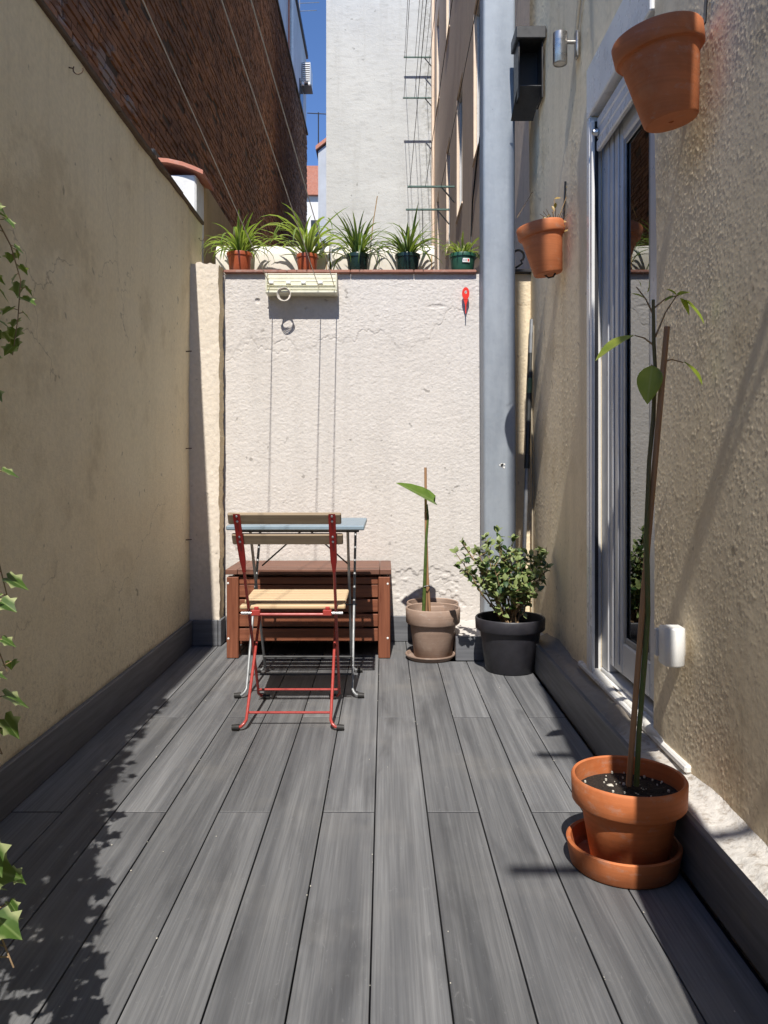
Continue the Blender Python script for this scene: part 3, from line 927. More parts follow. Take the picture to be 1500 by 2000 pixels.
for i in range(16):
    a = random.uniform(0, 6.28); r_ = random.uniform(0, 0.016)
    x, z = 0.606 + r_*math.cos(a), 0.945 + r_*math.sin(a)*1.3
    s_ = random.uniform(0.003, 0.007)
    patch.quad((x-s_, 4.0835, z-s_*random.random()), (x+s_*random.random(), 4.0835, z-s_), (x+s_, 4.0835, z+s_*random.random()), (x-s_*random.random(), 4.0835, z+s_))
patch.build('torn_sticker', 'white_plastic', d1)
d2 = duct(0.494, 0.656, 0.80, 0.955, 4.26, 'second tall metal duct standing off the house wall before the door')
MB().tube([(0.520, 0.878, 4.20), (0.490, 0.878, 4.32), (0.468, 0.878, 4.45), (0.468, 0.878, 6.9)], 0.040, 16).build('shade_pipe', 'galvanised', d2, True)  # unseen pipe, added to shade the wall strip beside the corner duct

# ---- black vent cowl between duct and house wall
vc = thing('vent_cowl', 'black metal vent cowl high on the house wall by the duct', 'vent', (0.71, 3.95, 2.7))
MB().box(0.640, 0.786, 3.86, 4.02, 3.015, 3.075, 0.004).build('top_cap', 'dark_steel', vc)
b = MB()
b.box(0.655, 0.662, 3.885, 4.02, 2.74, 3.0145); b.box(0.770, 0.777, 3.885, 4.02, 2.74, 3.0145); b.box(0.662, 0.770, 4.00, 4.018, 2.74, 3.0145)
b.build('hood', 'black_metal', vc)
b = MB()
b.quad((0.656, 3.90, 2.805), (0.776, 3.90, 2.805), (0.752, 4.02, 2.685), (0.640, 4.02, 2.685))
b.quad((0.640, 4.02, 2.681), (0.752, 4.02, 2.681), (0.776, 3.90, 2.801), (0.656, 3.90, 2.801))
b.quad((0.656, 3.90, 2.801), (0.776, 3.90, 2.801), (0.776, 3.90, 2.805), (0.656, 3.90, 2.805))
b.build('deflector', 'dark_steel', vc)

for y, z, ln, lb in ((0.17, 3.2, 0.47, 'green clothes bracket high on the house wall, shorter one'), (-0.57, 3.2, 0.67, 'green clothes bracket high on the house wall, longer one')):
    t = thing('clothes_bracket', lb, 'bracket', (XR, y, z), 'clothes brackets on the house wall')
    MB().box(XR - ln, XR - 0.001, y - 0.014, y + 0.014, z - 0.014, z + 0.014, 0.002).build('arm', 'green_bar', t)
    MB().tube([(XR - 0.004, y, z - 0.2), (XR - 0.16, y, z - 0.012)], 0.010, 6).build('strut', 'dark_steel', t)

# ---- wall spot lamp and its conduit
lp = thing('wall_lamp', 'brushed steel cylinder spot lamp on the house wall', 'lamp', (0.74, 3.23, 2.6))
MB().lathe([(0.0, 0.128), (0.026, 0.128), (0.029, 0.125), (0.029, 0.003), (0.027, 0.0), (0.023, 0.0), (0.023, 0.008), (0.0, 0.008)], (0.714, 3.23, 2.565), 32).build('cylinder', 'brushed_steel', lp, True)
MB().lathe([(0.0, 0.0), (0.022, 0.0), (0.022, 0.005), (0.0, 0.006)], (0.714, 3.23, 2.567), 24).build('lens', 'lens_white', lp, True)
MB().tube([(0.738, 3.23, 2.655), (0.776, 3.23, 2.655)], 0.008, 10).build('arm', 'brushed_steel', lp, True)
b = MB(); b.lathe([(0.0, 0), (0.012, 0), (0.013, 0.010), (0.0, 0.012)], (0.788, 3.23, 2.69), 20, Matrix.Rotation(R(-90), 3, 'Y'))
b.box(0.774, 0.789, 3.212, 3.248, 2.588, 2.70, 0.006)
b.build('wall_plate', 'brushed_steel', lp, True)
o = MB().tube([(0.780, 3.235, 2.69), (0.779, 3.20, 2.75), (0.779, 3.09, 2.94), (0.779, 2.6, 3.75)], 0.0075, 10).build('conduit', 'cable_beige', None, True)
tag(o, 'beige cable conduit climbing from the spot lamp along the wall', 'conduit')

# ================================================================== FAR BUILDINGS
# ---- brick building on the left (real bricks)
bb = thing('brick_building', 'tall dark brick building rising above the yellow wall', 'building', (-2.2, 12, 0))
XB = -2.0
yb0, yb1, zb0, zb1 = 4.0, 20.7, 3.35, 9.62
MB().box(-8, XB - 0.012, 3.9, yb1 - 0.01, 0, zb1 - 0.02).build('wall', 'mortar', bb)
rng = random.Random(5)
bricks = []
row = 0
z = zb0
while z < zb1 - 0.03:
    hgt = 0.052 + rng.uniform(-0.004, 0.003)
    y = yb0 - (0.13 if row % 2 else 0) + rng.uniform(-.02, .02)
    while y < yb1:
        ln = (0.235 if rng.random() > 0.25 else 0.115) + rng.uniform(-.012, .012)
        e = min(y + ln, yb1)
        if e - y > 0.03 and y > yb0 - 0.1:
            s_ = 1556 / ((y + e) / 2)
            py = 918 - (z - 0.92) * s_; px = 750 + XB * s_
            if py > -160: bricks.append((y, e, z, z + hgt, px, py))
        y = e + 0.011
    z += hgt + 0.011
    row += 1
def brick_verts(y0, y1, z0, z1):
    pr = XB + rng.uniform(-0.006, 0.008) - (0.02 if rng.random() < 0.05 else 0)
    j = lambda a: rng.uniform(-a, a)
    tz = j(0.005)
    v = [(XB-0.03, y0, z0), (XB-0.03, y1, z0+tz), (XB-0.03, y1, z1+tz), (XB-0.03, y0, z1)]
    v += [(pr+j(.003), y0+.004+j(.004), z0+.004+j(.004)), (pr+j(.003), y1-.004+j(.004), z0+tz+.004+j(.004)),
          (pr+j(.003), y1-.004+j(.004), z1+tz-.004+j(.004)), (pr+j(.003), y0+.004+j(.004), z1-.004+j(.004))]
    return v
BF = [(4,5,6,7), (0,1,5,4), (1,2,6,5), (2,3,7,6), (3,0,4,7)]
vis = [b for b in bricks if b[5] > 0 and b[5] < 918 - 1.352 * (750 - b[4])+ 8]
vis.sort(key=lambda b: b[0])
single = set(id(b) for b in vis[:300])
rest = MB()
for b in bricks:
    v = brick_verts(*b[:4])
    if id(b) in single:
        q = MB(); q.v = v; q.f = list(BF); q.build('brick', 'brick', bb)
    else:
        i = len(rest.v); rest.v += v; rest.f += [tuple(i + a for a in f) for f in BF]
o = rest.build('brickwork', 'brick', bb); o['kind'] = 'stuff'
MB().box(-8, XB + 0.03, 3.9, yb1 + 0.02, zb1, zb1 + 0.06, 0.01).build('roof_edge', 'rust', bb)

# ---- grey apartment block behind it, with an air conditioner
ab = thing('apartment_building', 'pale grey apartment block rising behind the brick building', 'building', (-6, 26, 0))
MB().box(-12, -3.0, 20.9, 30.7, 0, 16.8).build('wall', 'grey_facade', ab)
MB().box(-12, -2.93, 20.85, 30.78, 16.803, 16.95).build('roof_edge', 'dark_steel', ab)
MB().tube([(-2.94, 25.4, 9), (-2.94, 25.4, 16.7)], 0.05, 8).build('downpipe', 'white_enamel', ab)
MB().tube([(-2.94, 24.6, 9), (-2.94, 24.6, 16.7)], 0.03, 8).build('downpipe', 'roof_tile', ab)
for z in (10.6, 13.4):
    MB().box(-3.05, -2.96, 28.2, 29.2, z, z + 1.4).build('window', 'window_glass', ab)
an = MB()
an.tube([(-3.2, 30.2, 16.9), (-3.2, 30.2, 19.2)], 0.02, 6)
for i, z in enumerate((18.3, 18.6, 18.9, 19.15)):
    an.tube([(-3.5, 30.2, z), (-2.55 + 0.1 * (i % 2), 30.2, z + 0.05)], 0.013, 5)
o = an.build('roof_antenna', 'grey_steel'); tag(o, 'thin aerial on the roof of the grey apartment block', 'antenna')
ac = thing('air_conditioner', 'white air conditioner hung on the side of the grey apartment block', 'air conditioner', (-2.75, 29, 15))
MB().box(-2.985, -2.68, 29.0, 29.9, 15.05, 15.78, 0.02).build('casing', 'white_plastic', ac)
for i in range(9):
    z = 15.09 + i * 0.075
    MB().box(-2.965, -2.70, 28.965, 28.998, z, z + 0.035).build('slat', 'white_plastic', ac)
b = MB(); b.box(-2.96, -2.705, 28.985, 28.999, 15.075, 15.755); b.build('grille_back', 'dark_steel', ac)
MB().box(-2.99, -2.66, 29.1, 29.8, 14.98, 15.02).build('bracket', 'dark_steel', ac)
for x in (-2.95, -2.72):
    MB().box(x - 0.04, x + 0.04, 28.95, 29.05, 14.93, 15.04, 0.01).build('foot', 'white_plastic', ac)

# ---- big white party wall in the middle
o = MB().box(-1.07, 1.4, 14.75, 18.5, 0, 12.5).build('party_wall', 'far_white_wall')
tag(o, 'tall blank white painted building wall in full sun', 'building')
# ---- grey gable and white house far behind
fg = thing('gable_house', 'narrow pale grey house with sloping tiled roof edge behind the white wall', 'house', (-1.5, 25, 0))
b = MB()
b.v = [(-2.05,24.8,0),(-0.6,24.8,0),(-0.6,24.8,12.0),(-2.05,24.8,10.85),(-2.05,30,0),(-0.6,30,0),(-0.6,30,12.0),(-2.05,30,10.85)]
b.f = [(0,1,2,3),(5,4,7,6),(4,0,3,7),(1,5,6,2)]
b.build('wall', 'grey_facade', fg)
b = MB()
b.v = [(-2.12,24.7,10.86),(-0.55,24.7,12.1),(-0.55,30,12.1),(-2.12,30,10.86),(-2.12,24.7,10.98),(-0.55,24.7,12.22),(-0.55,30,12.22),(-2.12,30,10.98)]
b.f = [(3,2,1,0),(4,5,6,7),(0,1,5,4),(3,0,4,7),(2,3,7,6),(1,2,6,5)]
b.build('roof', 'roof_tile', fg)
b = MB(); b.tube([(-2.05, 24.9, 10.9), (-2.05, 24.9, 12.1)], 0.02, 6); b.tube([(-2.4, 24.9, 12.08), (-0.9, 24.9, 12.0)], 0.015, 6)
b.build('aerial', 'dark_steel', fg)
wh = thing('white_house', 'small sunlit white house with red roof far beyond the brick building', 'house', (-3, 36, 0))
MB().box(-4.5, -2.4, 36, 40, 0, 13.3).build('wall', 'white_paint_wall', wh)
MB().box(-4.6, -2.35, 35.8, 40, 13.3, 14.6).build('roof', 'roof_tile', wh)
MB().box(-3.3, -2.9, 35.95, 36, 11, 12.2).build('window', 'window_glass', wh)

# ---- peach building on the right with windows and clothes lines
XP = 0.90
pb = thing('peach_building', 'peach rendered apartment building behind the metal duct', 'building', (1.4, 10, 0))
wins = [(5.6, 6.4, 4.0, 5.5), (7.3, 8.0, 4.0, 5.5), (9.15, 9.85, 4.0, 5.5), (10.9, 11.5, 4.0, 5.5), (13.0, 13.6, 4.0, 5.5),
        (7.3, 8.0, 7.0, 8.5), (9.15, 9.85, 7.0, 8.5), (10.9, 11.5, 7.0, 8.5), (13.0, 13.6, 7.0, 8.5)]
ys = sorted({4.31, 14.74} | {w[0] for w in wins} | {w[1] for w in wins})
zs = [0, 4.0, 5.5, 7.0, 8.5, 12.4]
wl_ = MB()
for a, b in zip(ys[:-1], ys[1:]):
    for c, d in zip(zs[:-1], zs[1:]):
        if any(w[0] <= a and w[1] >= b and w[2] <= c and w[3] >= d for w in wins): continue
        wl_.quad((XP, b, c), (XP, a, c), (XP, a, d), (XP, b, d))
wl_.quad((XP, 4.31, 0), (XP + 3, 4.31, 0), (XP + 3, 4.31, 12.4), (XP, 4.31, 12.4))
wl_.build('wall', 'peach_wall', pb)
for y0, y1, z0, z1 in wins:
    r = MB()
    r.quad((XP, y1, z0), (XP, y1, z1), (XP+0.05, y1, z1), (XP+0.05, y1, z0))
    r.quad((XP, y0, z1), (XP+0.05, y0, z1), (XP+0.05, y1, z1), (XP, y1, z1))
    r.quad((XP, y0, z0), (XP, y0, z1), (XP+0.05, y0, z1), (XP+0.05, y0, z0))
    r.quad((XP, y0, z0), (XP+0.05, y0, z0), (XP+0.05, y1, z0), (XP, y1, z0))
    w = r.build('window', 'peach_wall', pb)
    f = MB(); f.box(XP+0.03, XP+0.06, y0, y0+0.06, z0, z1); f.box(XP+0.03, XP+0.06, y1-0.06, y1, z0, z1)
    f.box(XP+0.03, XP+0.06, y0+0.06, y1-0.06, z1-0.06, z1); f.box(XP+0.03, XP+0.06, y0+0.06, y1-0.06, z0, z0+0.06)
    f.build('frame', 'white_enamel', w)
    MB().box(XP+0.045, XP+0.052, y0+0.06, y1-0.06, z0+0.06, z1-0.06).build('pane', 'window_glass', w)
    MB().box(XP-0.015, XP+0.028, y0-0.03, y1+0.03, z0-0.03, z0-0.002, 0.006).build('sill', 'peach_wall', w)
MB().box(XP - 0.05, XP - 0.002, 14.2, 14.34, 0, 12.3, 0.01).build('corner_strip', 'peach_wall', pb)

def bracket(y, z, ln, label):
    t = thing('clothes_bracket', label, 'bracket', (XP, y, z), 'clothes line brackets on the peach building')
    MB().box(XP - ln, XP - 0.001, y - 0.012, y + 0.012, z - 0.012, z + 0.012, 0.002).build('arm', 'green_bar', t)
    MB().tube([(XP - 0.004, y, z - 0.2), (XP - 0.16, y, z - 0.012)], 0.010, 6).build('strut', 'dark_steel', t)
    return t
LB = 'dark green steel bracket for clothes lines on the peach building'
for y, z, ln, LB in [(a_[0], a_[1], a_[2], b_) for a_, b_ in zip(((10.15, 4.53, 0.60), (10.95, 4.50, 0.60), (14.3, 7.60, 0.56), (14.55, 8.46, 0.54), (5.2, 4.50, 0.6), (5.3, 4.58, 0.6), (8.2, 7.6, .56), (8.3, 8.46, .54)), (
        'longer low green clothes bracket on the peach building, beside the black cable', 'low green clothes bracket with cords hanging down from it',
        'green clothes bracket before the white wall, lower of the high pair', 'green clothes bracket before the white wall, upper of the high pair',
        'green clothes bracket on the peach building just past the duct, lower arm', 'green clothes bracket on the peach building just past the duct, upper arm',
        'green clothes bracket under an upper peach window, lower arm', 'green clothes bracket under an upper peach window, upper arm'))]:
    bracket(y, z, ln, LB)
def line_(p, q, label, r=0.004, mat='cable_black', grp='clothes lines on the peach building', sag=0.0):
    a, b = Vector(p), Vector(q); pts = []
    for i in range(13):
        f_ = i / 12; v = a.lerp(b, f_); v.z -= sag * 4 * f_ * (1 - f_); pts.append(v)
    o = MB().tube(pts, r, 6).build('clothes_line', mat, None, True)
    tag(o, label, 'clothes line', grp)
LL = 'thin dark clothes line strung between brackets on the peach building'
for i in range(3):
    line_((XP - 0.57 + 0.20*i, 10.15, 4.545), (XP - 0.57 + 0.20*i, 5.3, 4.595), 'thin dark clothes line running from the longer low bracket', 0.0032, sag=0.03)
    line_((XP - 0.54 + 0.19*i, 14.3, 7.615), (XP - 0.54 + 0.19*i, 8.2, 7.615), 'thin dark clothes line running from the lower of the high brackets', 0.0042, sag=0.04)
    line_((XP - 0.52 + 0.19*i, 14.55, 8.475), (XP - 0.52 + 0.19*i, 8.3, 8.475), 'thin dark clothes line running from the upper of the high brackets', 0.0042, sag=0.04)
for i in range(3):
    line_((XP - 0.57 + 0.2*i, 10.95, 4.485), (XP - 0.57 + 0.2*i, 10.95, 3.2), 'thin cord hanging down from a far clothes bracket', 0.005, grp='cords hanging from the far bracket')
cb = [(XP - 0.012, 7.2, 4.05), (XP - 0.012, 7.6, 3.9), (XP - 0.012, 8.0, 3.6), (XP - 0.012, 8.12, 3.3), (XP - 0.012, 7.9, 3.0), (XP - 0.012, 7.3, 2.9), (XP - 0.012, 6.5, 2.95)]
o = MB().tube(cb, 0.008, 6).build('wall_cable', 'cable_black', None, True); tag(o, 'loose black cable looping on the peach building', 'cable')

# ================================================================== OBJECTS
# ---- cream half-round covers on top of the end wall
def cover(x0, x1, label):
    t = thing('trough_cover', label, 'cover', ((x0+x1)/2, 4.68, 1.99))
    b = MB(); n = 14; nx = 24
    prof = [(4.585, 1.975), (4.580, 2.02), (4.572, 2.10)]
    for i in range(8):
        w = R(180 - i * 150 / 7)
        prof.append((4.63 + 0.06*math.cos(w), 2.155 + 0.065*math.sin(w)))
    prof += [(4.72, 2.10), (4.75, 1.99)]
    ang = []
    for j in range(nx + 1):
        x = x0 + (x1 - x0) * j / nx
        rr = 0.004 * math.sin(j * 1.1) + 0.003 * math.sin(j * 0.37 + x0)
        for (y, z) in prof: b.v.append((x, y + rr, z + rr * 0.8))
    m = len(prof)
    for j in range(nx):
        for i in range(m-1):
            b.f.append((j*m+i, (j+1)*m+i, (j+1)*m+i+1, j*m+i+1))
    b.build('sheet', 'cream_sheet', t, True)
    for x, s_ in ((x0 + 0.012, 1), (x1 - 0.012, -1)):
        e = MB(); e.v = [(x, y + 0.004, z - 0.004) for y, z in prof] + [(x + 0.008*s_, y + 0.004, z - 0.004) for y, z in prof]
        e.f = [tuple(range(m)), tuple(reversed(range(m, 2*m)))] + [(i, i+1, m+i+1, m+i) for i in range(m-1)]
        e.build('end_plate', 'tan_sheet', t)
cover(-0.965, -0.315, 'cream half-round trough cover behind the two reddish plant pots')
cover(-0.300, 0.290, 'cream half-round trough cover behind the two dark green plant pots')

# ---- retractable clothes line box with cords
rk = thing('line_dryer', 'cream wall clothes line dryer fixed under the red coping', 'clothes dryer', (-0.43, 4.25, 1.87))
MB().box(-0.625, -0.248, 4.255, 4.283, 1.853, 1.962, 0.003).build('back_plate', 'cream_plastic', rk)
MB().box(-0.625, -0.248, 4.195, 4.254, 1.853, 1.866, 0.003).build('shelf', 'cream_plastic', rk)
MB().box(-0.625, -0.617, 4.195, 4.254, 1.8665, 1.958, 0.002).build('end_cheek', 'cream_plastic', rk)
MB().box(-0.256, -0.248, 4.195, 4.254, 1.8665, 1.958, 0.002).build('end_cheek', 'cream_plastic', rk)
for i in range(5):
    z = 1.880 + i * 0.019
    MB().tube([(-0.616, 4.212, z), (-0.257, 4.212, z)], 0.0035, 6).build('rail', 'cream_plastic', rk, True)
for x in (-0.595, -0.505, -0.425, -0.335):
    MB().box(x - 0.013, x + 0.013, 4.196, 4.2095, 1.901, 1.915, 0.003).build('clip', 'white_plastic', rk)
E_ = -2.60
cords = [((-0.605, 4.215, 1.90), (-0.605 - 0.089*6.8, E_, 1.90 + 0.289*6.8), 'left cord from the wall dryer, running up over the patio'),
         ((-0.345, 4.215, 1.885), (-0.345 - 0.093*6.8, E_, 1.885 + 0.289*6.8), 'middle cord from the wall dryer, running up over the patio'),
         ((-0.262, 4.190, 1.89), (-0.262 - 0.089*6.8, E_, 1.89 + 0.289*6.8), 'right cord from the wall dryer, running up over the patio')]
for p, q, lb in cords:
    line_(p, q, lb, 0.0022, 'cord_white', 'dryer cords over the patio')
b = MB()
for k_ in range(5):
    pts = []
    for i in range(25):
        w = 2*math.pi*i/24
        pts.append((-0.525 + (0.028 + 0.002*k_)*math.cos(w), 4.190 - 0.004*k_ + 0.003*math.sin(3*w+k_), 1.842 + (0.030 + 0.0015*k_)*math.sin(w)))
    b.tube(pts, 0.0022, 5, False)
o = b.build('wire_coil', 'cord_white', None, True); tag(o, 'small coil of pale cord hanging from the wall dryer', 'coil')

# ---- red plastic tag on the wall
b = MB()
out = []
for i in range(22):
    w = 2*math.pi*i/22
    out.append((0.436 + 0.0195*math.cos(w), 1.862 + 0.033*math.sin(w)))
tail = [(0.4245, 1.83), (0.433, 1.80), (0.434, 1.755), (0.438, 1.755), (0.439, 1.80), (0.4475, 1.83)]
hole = [(0.436 + 0.007*math.cos(2*math.pi*i/22), 1.868 + 0.009*math.sin(2*math.pi*i/22)) for i in range(22)]
for y in (4.245, 4.257):
    for p in out: b.v.append((p[0], y, p[1]))
    for p in hole: b.v.append((p[0], y, p[1]))
n = 22
for i in range(n):
    j = (i+1) % n
    b.f.append((i, j, n+j, n+i)); b.f.append((2*n+j, 2*n+i, 3*n+i, 3*n+j))
    b.f.append((j, i, 2*n+i, 2*n+j)); b.f.append((n+i, n+j, 3*n+j, 3*n+i))
i0 = len(b.v)
for y in (4.246, 4.256):
    for p in tail: b.v.append((p[0], y, p[1]))
b.f += [tuple(i0+i for i in range(6)), tuple(i0+6+i for i in reversed(range(6)))]
for i in range(6): b.f.append((i0+i, i0+6+i, i0+6+(i+1) % 6, i0+(i+1) % 6))
rt = thing('red_hanger', 'red plastic oval hanger with pointed tail on the white wall', 'hanger', (0.436, 4.25, 1.75))
b.build('body', 'red_plastic', rt)
MB().tube([(0.436, 4.29, 1.868), (0.436, 4.240, 1.872)], 0.004, 8).build('screw', 'bolt_metal', rt, True)

# ---- mop pole
mp = thing('broom_pole', 'leaning broom handle with black grip in the corner beside the duct', 'broom', (0.70, 4.15, 0))
A, B = Vector((0.700, 4.05, 0.135)), Vector((0.786, 4.235, 1.72))
def seg(a, b_, r, m, nm): MB().tube([A.lerp(B, a), A.lerp(B, b_)], r, 12).build(nm, m, mp, True)
seg(0.0, 0.50, 0.0105, 'grey_steel', 'lower_pole'); seg(0.5005, 0.545, 0.0145, 'roller_black', 'collar')
seg(0.5455, 0.75, 0.0125, 'roller_black', 'grip'); seg(0.7505, 0.80, 0.013, 'roller_green', 'green_band')
seg(0.8005, 0.885, 0.0125, 'roller_black', 'grip'); seg(0.8855, 1.0, 0.0115, 'grey_steel', 'upper_pole')
o = MB().tube([(0.787, 4.19, 1.68), (0.778, 4.20, 1.3), (0.785, 4.21, 0.9), (0.783, 4.20, 0.4), (0.78, 4.18, 0.15)], 0.004, 6).build('wall_wire', 'cable_beige', None, True)
tag(o, 'thin beige wire running down the corner behind the broom', 'wire')
# dark iron hooks on top of the wall by the duct
b = MB(); pts = []
for i in range(14):
    w = R(-60 + i*22); pts.append((0.715 + 0.03*math.cos(w), 4.24, 2.06 + 0.03*math.sin(w)))
b.tube([(0.70, 4.24, 1.995), (0.735, 4.24, 2.02)] + pts, 0.006, 8)
o = b.build('iron_hook', 'black_metal', None, True); tag(o, 'curled black iron hook on the wall top beside the duct', 'hook')

# ------------------------------------------------------------------ pots
def pot_profile(rt, rb, h, band, lip, t=0.009):
    """outer up, over the rim, down the inside"""
    rm = rb + (rt - lip - rb) * (h - band) / h
    return [(0.0, 0.0), (rb - 0.004, 0.0), (rb, 0.004), (rm, h - band - 0.004), (rm + 0.001, h - band),
            (rt - 0.006, h - band + 0.001), (rt - 0.002, h - band + 0.006), (rt, h - 0.006), (rt - 0.003, h - 0.001), (rt - t*0.5, h),
            (rt - t, h - 0.003), (rt - t - 0.002, h - band), (rm - t, h - band - 0.006), (rb - t, 0.014), (0.0, 0.014)]

def soil_disc(r, c, parent, lump=0.006):
    b = MB(); n = 28
    rings = [0.0, 0.3, 0.6, 0.85, 1.0]
    b.v.append((c[0], c[1], c[2] + lump))
    for q in rings[1:]:
        for j in range(n):
            w = 2*math.pi*j/n
            b.v.append((c[0] + r*q*math.cos(w), c[1] + r*q*math.sin(w), c[2] + lump*(1-q) + random.uniform(-.5, .5)*lump*(q < 1)))
    for j in range(n): b.f.append((0, 1+j, 1+(j+1) % n))
    for i in range(len(rings)-2):
        for j in range(n):
            b.f.append((1+i*n+j, 1+(i+1)*n+j, 1+(i+1)*n+(j+1) % n, 1+i*n+(j+1) % n))
    o = b.build('soil', 'soil', parent)
    return o

def leaf_mesh(name, outline, mat, fold=0.15, curl=0.1):
    """outline: half outline [(x>=0, y)] from base to tip; gives a folded leaf along +Y"""
    b = MB(); n = len(outline)
    ln = outline[-1][1]
    for (x, y) in outline:
        zc = -curl * ln * (y / ln) ** 2
        b.v += [(-x, y, zc + fold * x), (0, y, zc), (x, y, zc + fold * x)]
    for i in range(n - 1):
        a = 3*i
        b.f.append((a, a+1, a+4, a+3)); b.f.append((a+1, a+2, a+5, a+4))
    me = b.mesh(name); me.materials.append(M[mat])
    me.polygons.foreach_set('use_smooth', [True] * len(me.polygons))
    return me

def oval(ln, w, n=7, p=0.8):
    return [(max(0.0004, w * math.sin(math.pi * (i/n) ** p) ** 0.9), ln * i / n) for i in range(n + 1)]

# ---- big terracotta pot with young avocado
sau = MB().lathe([(0.0, 0.0), (0.118, 0.0), (0.122, 0.004), (0.131, 0.050), (0.131, 0.055), (0.127, 0.058), (0.121, 0.055), (0.113, 0.012), (0.0, 0.010)], (0.560, 1.862, 0.0012), 64).build('plant_saucer', 'terracotta', None, True)
tag(sau, 'large orange terracotta saucer under the avocado pot', 'saucer')
ap = thing('potted_plant', 'orange terracotta pot holding a tall thin avocado sapling tied to a stake', 'potted plant', (0.574, 1.868, 0.012))
MB().lathe(pot_profile(0.132, 0.088, 0.194, 0.064, 0.012), (0.574, 1.868, 0.0115), 64).build('pot', 'terracotta', ap, True)
soil_disc(0.117, (0.574, 1.868, 0.165), ap, 0.008)
peb = MB()
for i in range(60):
    a = random.uniform(0, 6.28); q = random.uniform(0.02, 0.11)
    s_ = random.uniform(0.001, 0.0025)
    x, y, z = 0.574 + q*math.cos(a), 1.868 + q*math.sin(a), 0.170
    peb.box(x-s_, x+s_, y-s_, y+s_, z-s_, z+s_*1.5, s_*0.4)
peb.box(0.530, 0.545, 1.885, 1.897, 0.166, 0.174, 0.004)
o = peb.build('grit', 'crumb', ap); o['kind'] = 'stuff'
D0 = 1.868
def at(px, py, d): return Vector(((px - 750) / 1556 * d, d, 0.92 - (py - 918) / 1556 * d))
stk = [at(1228, 1535, D0), at(1262, 1100, D0), at(1303, 638, D0)]
MB().tube(stk, 0.0068, 10).build('stake', 'stake_wood', ap, True)
st = [at(1243, 1535, 1.862), at(1249, 1420, 1.862), at(1260, 1280, 1.862), at(1266, 1200, 1.862), at(1264, 1110, 1.860), at(1262, 1050, 1.860), at(1268, 900, 1.865), at(1276, 820, 1.885), at(1280, 720, 1.885), at(1277, 670, 1.885), at(1276, 585, 1.885)]
MB().tube(st, [0.0064, 0.0058, 0.0064, 0.0056, 0.0062, 0.0056, 0.0050, 0.0054, 0.0042, 0.0045, 0.0036], 10).build('stem', 'sapling_stem', ap, True)
twigs = [((1275, 612), (1262, 585), (1243, 560)), ((1276, 603), (1300, 583), (1325, 577)), ((1280, 658), (1300, 610), (1322, 577)),
         ((1274, 672), (1258, 660), (1240, 655)), ((1295, 707), (1312, 702), (1335, 708)), ((1280, 720), (1276, 716), (1272, 712))]
tw = MB()
for q in twigs: tw.tube([at(a, b_, 1.885) for a, b_ in q], [0.0024, 0.0018, 0.0013], 6)
tw.build('twigs', 'stem_brown', ap, True)
avo = leaf_mesh('leaf', oval(0.10, 0.021, 8, 0.85), 'avocado_leaf', 0.35, 0.18)
avo_w = leaf_mesh('leaf', oval(0.10, 0.030, 8, 0.8), 'avocado_leaf', 0.25, 0.12)
for (bx_, by_), (tx, ty), nrm, me, dd in (
        ((1258, 582), (1236, 570), (0, -0.5, 1), avo, 0.0), ((1264, 572), (1272, 548), (1, -0.3, 0.3), avo, 0.0), ((1252, 560), (1249, 547), (1, -0.6, 0), avo, 0.0),
        ((1322, 577), (1305, 562), (0, -0.7, 1), avo, 0.0), ((1322, 578), (1347, 566), (0, -0.6, 1), avo, 0.01), ((1320, 578), (1299, 584), (0, -0.4, 1), avo, -0.01),
        ((1328, 582), (1350, 611), (0.5, -0.8, 0.2), avo, 0.0), ((1335, 585), (1382, 622), (0.4, -0.5, 0.8), avo, 0.02),
        ((1240, 655), (1164, 687), (-0.2, -0.35, 1), avo, -0.02), ((1335, 706), (1378, 742), (0.3, -0.4, 1), avo, 0.02), ((1274, 713), (1264, 781), (-0.5, -1, 0.1), avo_w, -0.03)):
    p, q = at(bx_, by_, 1.885), at(tx, ty, 1.885 + dd)
    L = (q - p).length
    place('leaf', me, ap, p, aim(q - p, nrm), (L/0.10)*1.06)

# ---- two grey-brown clay pots with a young shoot, near the bench
o = MB().lathe([(0.0, 0.0), (0.106, 0.0), (0.112, 0.006), (0.122, 0.020), (0.121, 0.025), (0.115, 0.025), (0.106, 0.012), (0.0, 0.010)], (0.226, 3.895, 0.0012), 56).build('plant_saucer', 'brown_clay', None, True)
tag(o, 'grey brown clay saucer under the pot beside the bench', 'saucer')
cpot = thing('potted_plant', 'grey brown clay pot with one staked shoot bearing a single big leaf', 'potted plant', (0.24, 3.9, 0.012))
MB().lathe(pot_profile(0.134, 0.092, 0.238, 0.078, 0.012), (0.240, 3.905, 0.0115), 56).build('pot', 'brown_clay', cpot, True)
soil_disc(0.112, (0.24, 3.905, 0.17), cpot)
DS = 3.90
MB().tube([at(833, 1200, DS), at(832, 1050, DS), at(831, 913, DS)], 0.0065, 8).build('stake', 'stake_wood', cpot, True)
MB().tube([at(840, 1205, DS), at(835, 1120, DS), at(831, 1000, DS-0.02)], 0.006, 8).build('stake', 'stake_wood', cpot, True)
MB().tube([at(827, 1200, DS-.02), at(829, 1150, DS-.02), at(832, 1060, DS-.02), at(836, 1010, DS-.02), at(834, 985, DS-.02)], [0.009, 0.0085, 0.007, 0.0055, 0.004], 8).build('stem', 'stem_green', cpot, True)
MB().tube([at(828, 1146, DS-.03), at(836, 1144, DS-.03), at(840, 1146, DS-.01)], 0.003, 6).build('tie', 'dark_steel', cpot, True)
bl = leaf_mesh('leaf', [(0.002, 0), (0.040, -0.012), (0.052, 0.02), (0.050, 0.06), (0.036, 0.12), (0.016, 0.17), (0.0005, 0.20)], 'shoot_leaf', 0.25, 0.08)
